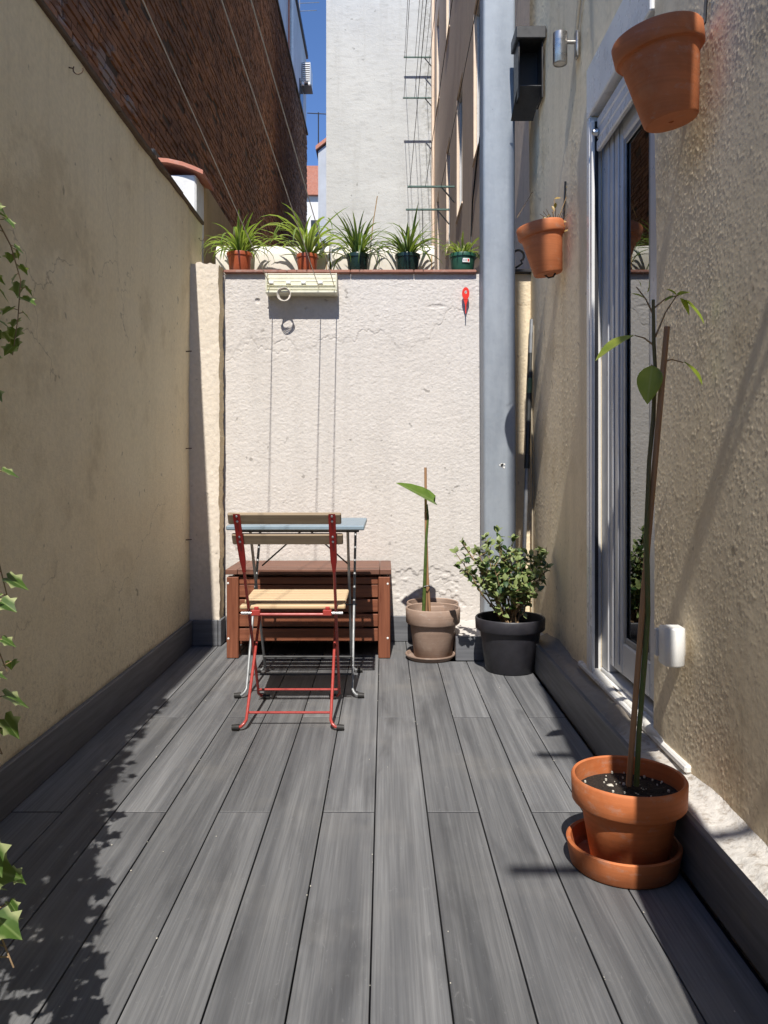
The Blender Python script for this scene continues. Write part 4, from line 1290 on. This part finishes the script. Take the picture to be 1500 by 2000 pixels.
p, q = at(846, 978, DS-.03), at(780, 940, DS-.10)
place('leaf', bl, cpot, p, aim(q - p, (0.25, -0.50, 0.85)), (q-p).length / 0.20 * 1.05)
ep = thing('flower_pot', 'empty grey brown clay pot standing against the white wall', 'pot', (0.25, 4.12, 0))
MB().lathe(pot_profile(0.135, 0.09, 0.236, 0.078, 0.012), (0.252, 4.135, 0.0012), 56).build('pot', 'brown_clay', ep, True)
soil_disc(0.115, (0.252, 4.135, 0.17), ep)

# ---- black pot with leafy bush
bp = thing('potted_plant', 'black plastic pot with a bushy small leaved shrub in the corner', 'potted plant', (0.575, 3.68, 0))
PC = (0.580, 3.664)
PRT = 0.160
MB().lathe(pot_profile(PRT, 0.112, 0.246, 0.058, 0.014), (PC[0], PC[1], 0.0012), 64).build('pot', 'black_plastic', bp, True)
soil_disc(0.136, (PC[0], PC[1], 0.20), bp, 0.01)
rb = random.Random(21)
bush_leaf = leaf_mesh('leaf', oval(0.034, 0.0115, 5, 0.85), 'bush_leaf', 0.3, 0.12)
stems = MB(); leaves = []
heads = [((890, 1080), -0.10), ((905, 1062), 0.05), ((930, 1072), -0.05), ((948, 1050), 0.05), ((972, 1040), -0.04), ((975, 1062), -0.1), ((1003, 1052), 0.03), ((990, 1075), -0.08),
         ((1010, 1095), -0.1), ((960, 1095), -0.12), ((935, 1100), -0.02), ((1035, 1085), 0.06), ((1055, 1075), 0.10), ((1075, 1080), 0.08), ((1070, 1110), 0.02), ((1045, 1120), -0.02),
         ((985, 1120), -0.14), ((955, 1130), -0.1), ((1012, 1135), -0.1), ((1030, 1150), -0.05), ((965, 1150), -0.12), ((945, 1085), 0.10), ((1000, 1080), 0.12), ((1020, 1110), 0.05), ((1040, 1098), 0.08), ((925, 1120), 0.08)]
for (hx, hy), dd in heads:
    tip = at(hx, hy, PC[1] + dd)
    tip.x = min(tip.x, 0.765)
    base = Vector((PC[0] + rb.uniform(-.03, .03), PC[1] + rb.uniform(-.03, .03), 0.20))
    mid = base.lerp(tip, 0.5) + Vector((rb.uniform(-.02, .02), rb.uniform(-.02, .02), -0.02))
    pts = [base, base.lerp(mid, 0.5) + Vector((0, 0, 0.008)), mid, mid.lerp(tip, 0.5) + Vector((0, 0, 0.010)), tip]
    stems.tube(pts, [0.005, 0.0042, 0.0034, 0.0024, 0.0014], 6)
    for s_ in range(5):      # side shoots
        f_ = rb.uniform(0.5, 0.95)
        o_ = mid.lerp(tip, f_ * 2 - 1) if f_ > 0.5 else base.lerp(mid, f_ * 2)
        e_ = o_ + Vector((rb.uniform(-.06, .06), rb.uniform(-.06, .06), rb.uniform(0.01, .06)))
        e_.x = min(e_.x, 0.77)
        stems.tube([o_, e_], [0.002, 0.001], 5)
        for q_ in range(5): leaves.append((o_.lerp(e_, 0.3 + 0.7 * q_ / 4), (e_ - o_).normalized()))
    n_ = 15
    for q_ in range(n_):
        f_ = 0.45 + 0.55 * q_ / (n_ - 1)
        p = mid.lerp(tip, f_ * 2 - 1) if f_ > 0.5 else base.lerp(mid, f_ * 2)
        leaves.append((p, (tip - mid).normalized()))
    for q_ in range(5): leaves.append((tip, (tip - mid).normalized()))
stems.build('stems', 'stem_brown', bp, True)
rb.shuffle(leaves)
rest = MB()
lv = [v.co.copy() for v in bush_leaf.vertices]; lfc = [tuple(pp.vertices) for pp in bush_leaf.polygons]
for i, (p, d_) in enumerate(leaves):
    rnd_ = Vector((rb.uniform(-1, 1), rb.uniform(-1, 1), rb.uniform(-1, 1))).normalized()
    dr = (d_ * 0.55 + rnd_ * 0.8).normalized()
    q_ = aim(dr, Vector((rb.uniform(-.5, .5), rb.uniform(-.9, .1), 1)))
    sc_l = rb.uniform(0.65, 1.15)
    if p.x + dr.x * 0.03 > 0.782: continue
    if i < 280: place('leaf', bush_leaf, bp, p, q_, sc_l)
    else:
        k0 = len(rest.v); mt = Matrix.LocRotScale(p, q_, Vector((sc_l,)*3))
        rest.v += [tuple(mt @ v) for v in lv]; rest.f += [tuple(k0 + a for a in f) for f in lfc]
o = rest.build('foliage', 'bush_leaf', bp, True); o['kind'] = 'stuff'

# ---- spider plants along the wall top
ribbons = {}
def ribbon(key, ln, w, droop, mat):
    b = MB(); n = 9
    for i in range(n + 1):
        f_ = i / n
        a = droop * f_ ** 1.6
        ww = w * (0.55 + 0.9 * f_ if f_ < 0.4 else 0.91 * (1 - ((f_ - 0.4) / 0.6) ** 1.8)) + 0.0004
        b.v += [(-ww, 0, 0.35*ww), (0, 0, 0), (ww, 0, 0.35*ww)]
    # integrate the bending along the blade
    y = z = 0.0; out = []
    for i in range(n + 1):
        f_ = i / n
        out.append((y, z))
        a = -droop * f_ ** 1.5
        y += ln / n * math.cos(a); z += ln / n * math.sin(a)
    for i in range(n + 1):
        for j in range(3):
            x, _, zz = b.v[3*i+j]; b.v[3*i+j] = (x, out[i][0], out[i][1] + zz)
    for i in range(n):
        a = 3*i; b.f.append((a, a+1, a+4, a+3)); b.f.append((a+1, a+2, a+5, a+4))
    me = b.mesh('leaf'); me.materials.append(M[mat]); me.polygons.foreach_set('use_smooth', [True]*len(me.polygons))
    return me
def spider(x, y, r, h, plen, count, mat, potmat, label, saucer=None, slabel='', seed=0, rimh=0.02, up=0.65, width=0.0080):
    rs = random.Random(seed)
    zb = 1.9965
    if saucer:
        o = MB().lathe([(0.0, 0.0), (r*0.98, 0.0), (r*1.02, 0.003), (r*1.08, 0.012), (r*1.04, 0.012), (r*0.97, 0.005), (0, 0.005)], (x, y, zb), 36).build('plant_saucer', saucer, None, True)
        tag(o, slabel, 'saucer')
        zb += 0.0055
    t = thing('potted_plant', label, 'potted plant', (x, y, zb), 'spider plants along the top of the white wall')
    prof = [(0.0, 0.0), (r*0.76, 0.0), (r*0.79, 0.004), (r*0.93, h - rimh), (r, h - rimh + 0.001), (r*1.02, h - 0.003), (r*1.0, h), (r*0.95, h - 0.002), (r*0.88, h - rimh), (r*0.72, 0.01), (0.0, 0.01)]
    MB().lathe(prof, (x, y, zb), 40).build('pot', potmat, t, True)
    soil_disc(r*0.86, (x, y, zb + h - 0.018), t, 0.004)
    mats = [ribbon('a', plen*s_, width*1.2*w_, dr, mat) for s_, w_, dr in ((1.0, 1.0, 0.8), (0.85, 0.9, 1.6), (1.0, 0.95, 2.5), (0.7, 0.85, 1.2), (0.55, 0.8, 0.6), (1.1, 0.9, 3.1))]
    for i in range(count):
        a = 2*math.pi * (i * 0.618 + rs.uniform(-.05, .05))
        el = R(rs.uniform(42, 88)) if rs.random() < up else R(rs.uniform(22, 60))
        d_ = Vector((math.cos(a)*math.cos(el), math.sin(a)*math.cos(el) * 0.8, math.sin(el)))
        rr = r * 0.35 * rs.random()
        p = Vector((x + rr*math.cos(a), y + rr*math.sin(a), zb + h - 0.016))
        q_ = aim(d_, (-d_.x*0.9 + rs.uniform(-.3, .3), -d_.y*0.9, 1.2))
        place('leaf', rs.choice(mats), t, p, q_, rs.uniform(0.75, 1.12))
    return t, zb
YS = 4.40
s1, _ = spider(-0.797, YS, 0.070, 0.113, 0.255, 88, 'spider_leaf', 'terracotta_plastic', 'pale green spider plant in reddish pot at the ochre wall end of the coping', 'green_plastic', 'dark green saucer under the reddish pot nearest the ochre wall', 1)
s2, _ = spider(-0.424, YS, 0.062, 0.104, 0.38, 62, 'spider_leaf', 'terracotta_plastic', 'largest spider plant with long upright leaves in a reddish pot', 'green_plastic', 'dark green saucer under the reddish pot of the largest spider plant', 2, up=0.75, width=0.010)
s3, z3 = spider(-0.144, YS, 0.065, 0.105, 0.265, 90, 'spider_leaf_dark', 'dark_green_plastic', 'dark leaved spider plant in black green pot on an orange saucer', 'terracotta', 'orange clay saucer under a black green spider plant pot', 3, width=0.006)
s4, _ = spider(0.130, YS, 0.070, 0.105, 0.28, 90, 'spider_leaf_dark', 'dark_green_plastic', 'dark leaved spider plant in black green pot on a green saucer', 'dark_green_plastic', 'black green saucer under the dark spider plant next to the smallest one', 4, width=0.0065)
s5, z5 = spider(0.432, YS - 0.02, 0.074, 0.100, 0.155, 60, 'spider_leaf_pale', 'green_plastic', 'smallest pale spider plant in a green pot with a sticker', 'green_plastic', 'green saucer under the smallest spider plant near the duct', 5, width=0.006)
stk_ = MB()
def curved_label(cx, cy, r, a0, a1, z0, z1, mat, parent, nm, dr=0.0):
    b = MB(); n = 8
    for i in range(n + 1):
        w = R(a0 + (a1 - a0) * i / n)
        for z in (z0, z1): b.v.append((cx + (r+dr)*math.cos(w), cy + (r+dr)*math.sin(w), z))
    for i in range(n): b.f.append((2*i, 2*i+2, 2*i+3, 2*i+1))
    return b.build(nm, mat, parent)
lab = curved_label(0.432, YS - 0.02, 0.0695, -96, -62, z5 + 0.044, z5 + 0.066, 'white_plastic', s5, 'sticker')
for a in (-92, -86, -80): curved_label(0.432, YS - 0.02, 0.0695, a, a + 3.5, z5 + 0.049, z5 + 0.061, 'grey_steel', lab, 'print', 0.0006)
curved_label(0.432, YS - 0.02, 0.0695, -73, -65, z5 + 0.048, z5 + 0.062, 'red_plastic', lab, 'print', 0.0006)
o = MB().tube([at(722, 500, YS), at(728, 440, YS), at(737, 383, YS)], 0.003, 6).build('support_stick', 'dry_stem', s3, True)

# ---- hanging wall pots
def hanging(x, y, r, zb, h, label, strap_to):
    t = thing('hanging_pot', label, 'pot', (x, y, zb))
    rb_ = r * 0.60
    prof = [(0.0, 0.003), (0.006, 0.003), (0.007, 0.0), (rb_ - 0.004, 0.0), (rb_, 0.005)] + pot_profile(r, rb_, h, h*0.24, 0.007)[3:]
    ax = Matrix.Rotation(R(-10), 3, 'Y')
    MB().lathe(prof, (x, y, zb), 64, ax).build('pot', 'terracotta_wall', t, True)
    so = soil_disc(r*0.84, (0, 0, h - 0.035), t)
    for v in so.data.vertices: v.co = ax @ v.co + Vector((x, y, zb))
    b = MB()
    ring = [(x + (r*0.96)*math.cos(2*math.pi*i/32), y + (r*0.96)*math.sin(2*math.pi*i/32), zb + h*0.74) for i in range(33)]
    b.tube([(x + r*0.9 - 0.17*h, y, zb + h + 0.005), (0.781, y, zb + h + 0.03), (0.783, y - 0.02, zb + h + 0.18)], 0.0045, 6)
    b.build('hanger', 'black_metal', t, True)
    return t
h1 = hanging(0.700, 1.94, 0.108, 1.768, 0.212, 'large shaded terracotta pot hung on the wall near the door', None)
h2 = hanging(0.714, 3.46, 0.1035, 1.770, 0.216, 'terracotta pot with dry stems hung on the wall between door and duct', None)
o = MB().tube([(0.70, 3.47, 1.77), (0.715, 3.46, 1.755), (0.735, 3.46, 1.76), (0.745, 3.46, 1.775)], 0.004, 6).build('lower_hook', 'black_metal', h2, True)
ds = MB()
ds.tube([at(1090, 430, 3.46), at(1108, 380, 3.44), at(1147, 305, 3.40)], 0.0016, 5)
ds.tube([at(1080, 430, 3.44), at(1083, 390, 3.44)], 0.0016, 5)
ds.tube([at(1010, 425, 3.5), at(1040, 375, 3.46)], 0.0014, 5)
for a in range(10):
    ds.tube([at(1070 + a*3, 428, 3.44), at(1055 + a*6, 418 - (a % 3) * 5, 3.40)], 0.0013, 4)
ds.build('dry_stems', 'dry_stem', h2, True)
dl = leaf_mesh('leaf', oval(0.03, 0.006, 4), 'dry_leaf', 0.3, 0.2)
for px, py in ((1122, 350), (1125, 343), (1118, 355), (1104, 440), (1102, 452), (1107, 433), (1083, 388), (1086, 395), (1078, 402), (1060, 424), (1074, 420)):
    p = at(px, py, 3.42)
    place('leaf', dl, h2, p, aim((random.uniform(-1, 1), random.uniform(-.5, .5), random.uniform(-1, .6)), (0, -1, 0.4)), random.uniform(0.6, 1.1))

# ---- slatted storage bench
bn = thing('storage_bench', 'reddish brown slatted wooden bench box against the white wall', 'bench', (-0.37, 4.07, 0))
bx0, bx1, by0, by1 = -0.768, 0.030, 3.885, 4.262
for x in (bx0, bx1 - 0.058):
    for y, yy_ in ((by0, by0 + 0.058), (by1 - 0.058, by1)):
        MB().box(x, x + 0.058, y, yy_, 0.0012, 0.398, 0.003).build('leg', 'brown_wood_upright', bn)
for i in range(5):
    z = 0.082 + i * 0.0715 - (0.006 if i == 4 else 0)
    zt = z + 0.0610 if i < 4 else 0.396
    MB().box(bx0 + 0.0595, bx1 - 0.0595, by0 + 0.014, by0 + 0.032, z, zt, 0.002).build('slat', 'brown_wood', bn)
    for x in (bx0 + 0.012, bx1 - 0.030):
        MB().box(x, x + 0.018, by0 + 0.0595, by1 - 0.0595, z, zt, 0.002).build('slat', 'brown_wood_deep', bn)
    MB().box(bx0 + 0.0595, bx1 - 0.0595, by1 - 0.032, by1 - 0.014, z, zt, 0.002).build('slat', 'brown_wood', bn)
for x in (-0.62, -0.12):
    MB().box(x - 0.02, x + 0.02, by0 + 0.0325, by0 + 0.05, 0.085, 0.395).build('batten', 'brown_wood_upright', bn)
MB().box(bx0 + 0.06, bx1 - 0.06, by0 + 0.051, by1 - 0.034, 0.084, 0.094).build('floor_panel', 'brown_wood_deep', bn)
lid = MB().box(bx0 + 0.03, bx1 - 0.03, by0 + 0.05, by1 - 0.05, 0.399, 0.410).build('lid', 'brown_wood_deep', bn)
wdt = (by1 - by0 + 0.008) / 5
for i in range(5):
    y = by0 - 0.008 + i * wdt
    MB().box(bx0 + 0.055, bx1 - 0.052, y + 0.0008, y + wdt - 0.0008, 0.4105, 0.436, 0.0025).build('plank', 'brown_wood_deep', lid)
MB().box(bx0 - 0.004, bx0 + 0.0535, by0 - 0.008, by1, 0.4105, 0.436, 0.0025).build('plank', 'brown_wood_deep', lid)
MB().box(bx1 - 0.0505, bx1 + 0.006, by0 - 0.008, by1, 0.4105, 0.436, 0.0025).build('plank', 'brown_wood_deep', lid)
for x, z in ((bx0 + 0.007, 0.368), (bx0 + 0.009, 0.098), (bx1 - 0.012, 0.365), (bx1 - 0.012, 0.10)):
    MB().lathe([(0.0, 0), (0.0055, 0), (0.0045, 0.002), (0.0, 0.003)], (x, by0 - 0.0003, z), 10, Matrix.Rotation(R(90), 3, 'X')).build('screw', 'white_plastic', bn, True)

# ---- folding table
tb = thing('folding_table', 'blue grey slatted steel folding table behind the chair', 'table', (-0.35, 3.4, 0))
tx0, tx1, ty0, ty1, tz = -0.624, -0.078, 3.14, 3.675, 0.70
fr = MB()
fr.box(tx0, tx1, ty0, ty0 + 0.016, tz - 0.018, tz, 0.004); fr.box(tx0, tx1, ty1 - 0.016, ty1, tz - 0.018, tz, 0.004)
fr.box(tx0, tx0 + 0.012, ty0 + 0.0165, ty1 - 0.0165, tz - 0.017, tz - 0.004, 0.002); fr.box(tx1 - 0.012, tx1, ty0 + 0.0165, ty1 - 0.0165, tz - 0.017, tz - 0.004, 0.002)
top = fr.build('top_frame', 'blue_grey_paint', tb)
ns = 7; span = (ty1 - ty0 - 0.034) / ns
for i in range(ns):
    y = ty0 + 0.017 + i * span
    MB().box(tx0 + 0.001, tx1 - 0.001, y + 0.005, y + span - 0.005, tz - 0.0035, tz, 0.0012).build('slat', 'blue_grey_paint', top)
def leg_bend(x, sx, y0, z0, y1, z1, r, mat, parent, nm='leg'):
    """tube leg from a foot bent outward up to the top"""
    d = Vector((0, y1 - y0, z1 - z0)).normalized()
    p0 = Vector((x, y0, z0 + 0.012))
    pts = [Vector((x + sx*0.030, y0, z0 + 0.011)), Vector((x + sx*0.016, y0, z0 + 0.013)), Vector((x + sx*0.006, y0, z0 + 0.020)) + d*0.004, p0 + d*0.026, p0 + d*0.06, Vector((x, y1, z1))]
    o = MB().tube(pts, r, 10).build(nm, mat, parent, True)
    MB().tube([(x + sx*0.022, y0, z0 + 0.0115), (x + sx*0.048, y0, z0 + 0.0105)], [0.0115, 0.0095], 10).build('foot_cap', 'rubber', o, True)
    return o
for x, sx in ((-0.556, -1), (-0.128, 1)):
    leg_bend(x, sx, 3.21, 0.0012, 3.60, 0.682, 0.0058, 'grey_steel', tb)
for x, sx in ((-0.538, -1), (-0.146, 1)):
    leg_bend(x, sx, 3.615, 0.0012, 3.20, 0.682, 0.0058, 'grey_steel', tb)
fx = lambda y0, y1, z: y0 + (y1 - y0) * z / 0.682
MB().tube([(-0.556, fx(3.21, 3.60, 0.085), 0.085), (-0.128, fx(3.21, 3.60, 0.085), 0.085)], 0.005, 8).build('crossbar', 'dark_steel', tb, True)
MB().tube([(-0.538, fx(3.615, 3.20, 0.085), 0.085), (-0.146, fx(3.615, 3.20, 0.085), 0.085)], 0.005, 8).build('crossbar', 'dark_steel', tb, True)
MB().tube([(-0.57, 3.405, 0.345), (-0.115, 3.405, 0.345)], 0.004, 8).build('pivot', 'dark_steel', tb, True)
MB().box(-0.59, -0.10, 3.192, 3.208, 0.6705, 0.6815, 0.002).build('support_bar', 'dark_steel', tb)
MB().box(-0.59, -0.10, 3.592, 3.608, 0.6705, 0.6815, 0.002).build('support_bar', 'dark_steel', tb)
MB().tube([(-0.335, 3.41, 0.676), (-0.535, 3.50, 0.50)], 0.0035, 6).build('brace', 'dark_steel', tb, True)
MB().tube([(-0.335, 3.41, 0.676), (-0.15, 3.50, 0.50)], 0.0035, 6).build('brace', 'dark_steel', tb, True)
MB().box(-0.342, -0.328, 3.395, 3.42, 0.655, 0.6815, 0.003).build('catch', 'dark_steel', tb)

# ---- folding bistro chair
chx = thing('folding_chair', 'red steel folding chair with wooden slat seat and backrest', 'chair', (-0.34, 2.95, 0))
xl, xr = -0.500, -0.178
def slat(x0, x1, yc, zc, w, t, tilt, mat, nm, ch=0.004):
    b = MB(); b.box(x0, x1, -t/2, t/2, -w/2, w/2, ch)
    m = Matrix.Rotation(tilt, 3, 'X')
    b.v = [tuple(m @ Vector(v) + Vector((0, yc, zc))) for v in b.v]
    return b.build(nm, mat, chx)
TL = R(-17)
# backrest: the uprights run from the top down to the front feet
Ytop, Ztop, Yf = 2.715, 0.775, 3.195
def upy(z): return Ytop + (Yf - Ytop) * (Ztop - z) / Ztop
bt = math.atan2(Yf - Ytop, Ztop)
for z0_, z1_, xa, xb in ((0.731, 0.776, -0.537, -0.147), (0.657, 0.702, -0.531, -0.143)):
    zc = (z0_ + z1_) / 2
    slat(xa, xb, upy(zc) + 0.013, zc, 0.045, 0.014, bt, 'weathered_wood', 'back_slat')
for x, sx in ((xl, -1), (xr, 1)):
    xt = x + (-0.004 if sx < 0 else 0.0)
    # flat pressed upper part
    b = MB()
    secs = [(0.770, 0.0115, 0.0026), (0.760, 0.0125, 0.0026), (0.640, 0.0125, 0.0026), (0.600, 0.0115, 0.003), (0.575, 0.008, 0.0045), (0.555, 0.0060, 0.0058)]
    n = 12
    for z, hw, ht in secs:
        f_ = (0.77 - z) / 0.2
        xc = xt + (0.004*f_ if sx < 0 else 0.0)
        for j in range(n):
            w = 2*math.pi*j/n
            cx_, cy_ = math.cos(w), math.sin(w)
            e = 0.45
            b.v.append((xc + hw*math.copysign(abs(cx_)**e, cx_), upy(z) - 0.002 + ht*math.copysign(abs(cy_)**e, cy_), z))
    for i in range(len(secs)-1):
        for j in range(n): b.f.append((i*n+j, (i+1)*n+j, (i+1)*n+(j+1) % n, i*n+(j+1) % n))
    b.f.append(tuple(range(n)))
    up = b.build('upright', 'red_paint', chx, True)
    for z in (0.762, 0.744, 0.688, 0.670):
        MB().lathe([(0.0, 0), (0.0048, 0), (0.0036, 0.0022), (0.0, 0.003)], (xt + (0.004*(0.77-z)/0.2 if sx < 0 else 0), upy(z) - 0.0046, z), 10, Matrix.Rotation(R(90), 3, 'X')).build('rivet', 'bolt_metal', up, True)
    # tube part of the upright to the front foot
    d = Vector((0, Yf - Ytop, -Ztop)).normalized()
    x_ = xt + (0.004 if sx < 0 else 0)
    pts = [Vector((x_, upy(0.557) - 0.002, 0.557)), Vector((x, upy(0.06), 0.06)), Vector((x + sx*0.001, upy(0.03), 0.03)), Vector((x - sx*0.008, Yf, 0.015)), Vector((x - sx*0.022, Yf, 0.0115))]
    lg = MB().tube(pts, 0.0056, 10).build('leg', 'red_tube', chx, True)
    MB().tube([(x - sx*0.014, Yf, 0.0125), (x - sx*0.042 + sx*0.0, Yf, 0.0115)], [0.011, 0.0095], 10).build('foot_cap', 'rubber', lg, True)
    # rear leg: near foot up to the seat front
    o = leg_bend(x + sx*(-0.011), sx, 2.81, 0.0012, 3.20, 0.412, 0.0056, 'red_tube', chx)
lx = lambda z: 2.81 + (3.20 - 2.81) * z / 0.412
MB().tube([(xl + 0.011, lx(0.050), 0.050), (xr - 0.011, lx(0.050), 0.050)], 0.0045, 8).build('crossbar', 'red_tube', chx, True)
MB().tube([(xl, upy(0.048), 0.048), (xr, upy(0.048), 0.048)], 0.0045, 8).build('crossbar', 'red_tube', chx, True)
# seat frame and slats: the seat hangs behind the uprights
MB().tube([(xl + 0.014, 2.922, 0.390), (xr - 0.014, 2.922, 0.390)], 0.0058, 10).build('seat_bar', 'red_tube', chx, True)
for x in (xl + 0.030, xr - 0.030):
    MB().box(x - 0.008, x + 0.008, 2.930, 3.235, 0.4075, 0.4165, 0.002).build('seat_rail', 'red_tube', chx)
    b = MB(); b.box(x - 0.016, x + 0.016, 2.914, 2.934, 0.386, 0.4070, 0.002); b.build('bracket', 'red_tube', chx)
for s_ in (-1, 1):
    xx_ = xl - 0.002 if s_ < 0 else xr + 0.002
    MB().tube([(xx_ - s_*0.016, 2.936, 0.3925), (xx_ + s_*0.024, 2.936, 0.3925)], 0.0058, 10).build('pivot_bolt', 'bolt_metal', chx, True)
for i in range(7):
    y = 2.950 + i * 0.044
    z = 0.4175 + 0.0155 + (-0.012 if i == 0 else 0.0)
    if i == 0: y -= 0.012
    MB().box(-0.533 if i == 0 else -0.522 - 0.002*i, -0.143, y, y + 0.040, z - 0.0155, z, 0.004).build('seat_slat', 'pale_wood', chx)

# ---- ivy hanging on the left, from a wall trough just outside the view
iv = thing('ivy', 'variegated ivy trailing from a wall trough beside the yellow wall', 'ivy', (-0.93, 1.2, 1.5))
tr_ = thing('wall_trough', 'brown clay wall trough holding the trailing ivy', 'planter', (-0.93, 1.2, 1.55))
b = MB(); b.box(-1.012, -0.90, 0.62, 1.13, 1.56, 1.74, 0.008); b.build('box', 'brown_clay', tr_)
def ivy_mesh():
    lobes = [(0.0, 0.0), (0.012, -0.010), (0.026, -0.004), (0.022, 0.010), (0.036, 0.024), (0.020, 0.030), (0.012, 0.040), (0.0, 0.062)]
    b = MB()
    b.v.append((0, 0.018, 0.0))
    right = [(x, y, 0.006 * (x / 0.036) - 0.05 * y * y / 0.06) for x, y in lobes]
    left = [(-x, y, z) for x, y, z in reversed(right[1:-1])]
    ring = right + left
    b.v += ring; n = len(ring)
    for i in range(n): b.f.append((0, 1 + i, 1 + (i + 1) % n))
    me = b.mesh('leaf'); me.materials.append(M['ivy_leaf'])
    return me
ivm = ivy_mesh()
ri = random.Random(3)
ivst = MB(); ivl = []
def ivy_strand(pts, gap, size=1.0, spread=0.028):
    pts = [Vector(p) for p in pts]
    ivst.tube(pts, [0.0028 - 0.0016 * i / (len(pts)-1) for i in range(len(pts))], 5)
    acc = 0
    for a, b_ in zip(pts[:-1], pts[1:]):
        L = (b_ - a).length; n = max(1, int(round(L / gap)))
        for i in range(n):
            p = a.lerp(b_, (i + ri.random()) / n)
            ang = ri.uniform(0, 6.28)
            off = Vector((math.cos(ang), math.sin(ang) * 0.9, ri.uniform(-0.2, 0.6)))
            q = p + off.normalized() * ri.uniform(0.008, spread)
            ivst.tube([p, q], 0.0011, 4)
            dr = (off.normalized() * 0.9 + Vector((0, 0, -0.8)) + Vector((ri.uniform(-.4, .4), ri.uniform(-.4, .4), 0)))
            nr = off + Vector((ri.uniform(-.3, .5), -0.6 + ri.uniform(-.5, .5), 0.8))
            ivl.append((q, aim(dr, nr), size * ri.uniform(0.5, 0.95)))
for i in range(17):
    f_ = i / 16
    xs_ = ri.uniform(-0.96, -0.91); ys_ = 0.72 + 0.38 * ri.random()
    ze = ri.uniform(0.12, 0.62)
    xe_max = -0.515 - 0.33 * (ze - 0.36)
    xe = ri.uniform(-0.92, xe_max - 0.03) if i not in (2, 6, 9, 13, 17) else xe_max - 0.01
    ye = 1.02 + ri.uniform(-0.10, 0.03)
    pts = []
    for j in range(9):
        t_ = j / 8
        z = 1.73 + (ze - 1.73) * t_ + (0.05 * math.sin(t_ * 3.1) if j < 3 else 0)
        pts.append((xs_ + (xe - xs_) * t_ ** 1.1 + ri.uniform(-.012, .012), ys_ + (ye - ys_) * min(1, t_ * 1.6) + ri.uniform(-.012, .012), z))
    ivy_strand(pts, 0.030 if i in (2, 6, 9, 13, 17) else 0.052)
for (tx_, ty_, tz_), gp, sp in (((-0.752, 1.60, 0.66), 0.035, 0.9), ((-0.715, 1.50, 0.54), 0.035, 0.9), ((-0.640, 1.35, 0.44), 0.035, 0.9), ((-0.583, 1.20, 0.34), 0.040, 0.9),
                               ((-0.492, 1.06, 0.30), 0.030, 0.85), ((-0.530, 1.08, 0.26), 0.035, 0.9), ((-0.82, 1.68, 0.80), 0.06, 0.8)):
    pts = []
    ys_ = min(ty_, 1.08)
    for j in range(11):
        t_ = j / 10
        f1 = min(1.0, t_ * 1.7)
        pts.append((-0.925 - 0.035 * math.sin(math.pi * min(1, t_ * 1.3)) + (tx_ + 0.925) * t_ ** 2.2 + ri.uniform(-.008, .008), ys_ + (ty_ - ys_) * f1 + ri.uniform(-.01, .01), 1.74 + (tz_ - 1.74) * t_ + (0.02 if j == 1 else 0)))
    ivy_strand(pts, gp * 0.8, sp * (0.58 if ty_ < 1.15 else 0.95), 0.040)
ivy_strand([(-0.925, 1.08, 1.745), (-0.95, 1.35, 1.73), (-0.972, 1.7, 1.66), (-0.975, 1.96, 1.58), (-0.965, 2.06, 1.50), (-0.958, 2.10, 1.42), (-0.965, 2.10, 1.32), (-0.97, 2.08, 1.22)], 0.022, 0.85, 0.024)
ivy_strand([(-0.925, 1.05, 1.745), (-0.955, 1.36, 1.68), (-0.975, 1.75, 1.56), (-0.975, 1.95, 1.46), (-0.978, 1.99, 1.36), (-0.975, 2.0, 1.24), (-0.982, 1.98, 1.12)], 0.026, 0.85, 0.022)
ivst.build('stems', 'stem_brown', iv, True)
ivl.sort(key=lambda e: -(e[0].x / e[0].y))
rest = MB()
iv_v = [v.co.copy() for v in ivm.vertices]; iv_f = [tuple(pp.vertices) for pp in ivm.polygons]
for i, (p, q_, s_) in enumerate(ivl):
    if i < 290: place('leaf', ivm, iv, p, q_, s_)
    else:
        k0 = len(rest.v); mt = Matrix.LocRotScale(p, q_, Vector((s_,)*3))
        rest.v += [tuple(mt @ v) for v in iv_v]; rest.f += [tuple(k0 + a for a in f) for f in iv_f]
if rest.v:
    o = rest.build('foliage', 'ivy_leaf', iv); o['kind'] = 'stuff'

# ---- specks of grit on the deck
gr = MB(); rg = random.Random(9)
for i in range(70):
    if rg.random() < 0.6:
        e = rg.choice(edges[1:-1]); x = e + rg.uniform(-.004, .004)
    else: x = rg.uniform(-0.9, 0.66)
    y = rg.uniform(1.2, 4.0); s_ = rg.uniform(0.0005, 0.0014)
    gr.box(x - s_, x + s_, y - s_*1.3, y + s_*1.3, 0.0008, 0.0008 + s_*1.2, s_*0.3)
o = gr.build('grit', 'crumb'); tag(o, 'tiny pale grit scattered on the grey deck', 'grit', kind='stuff')
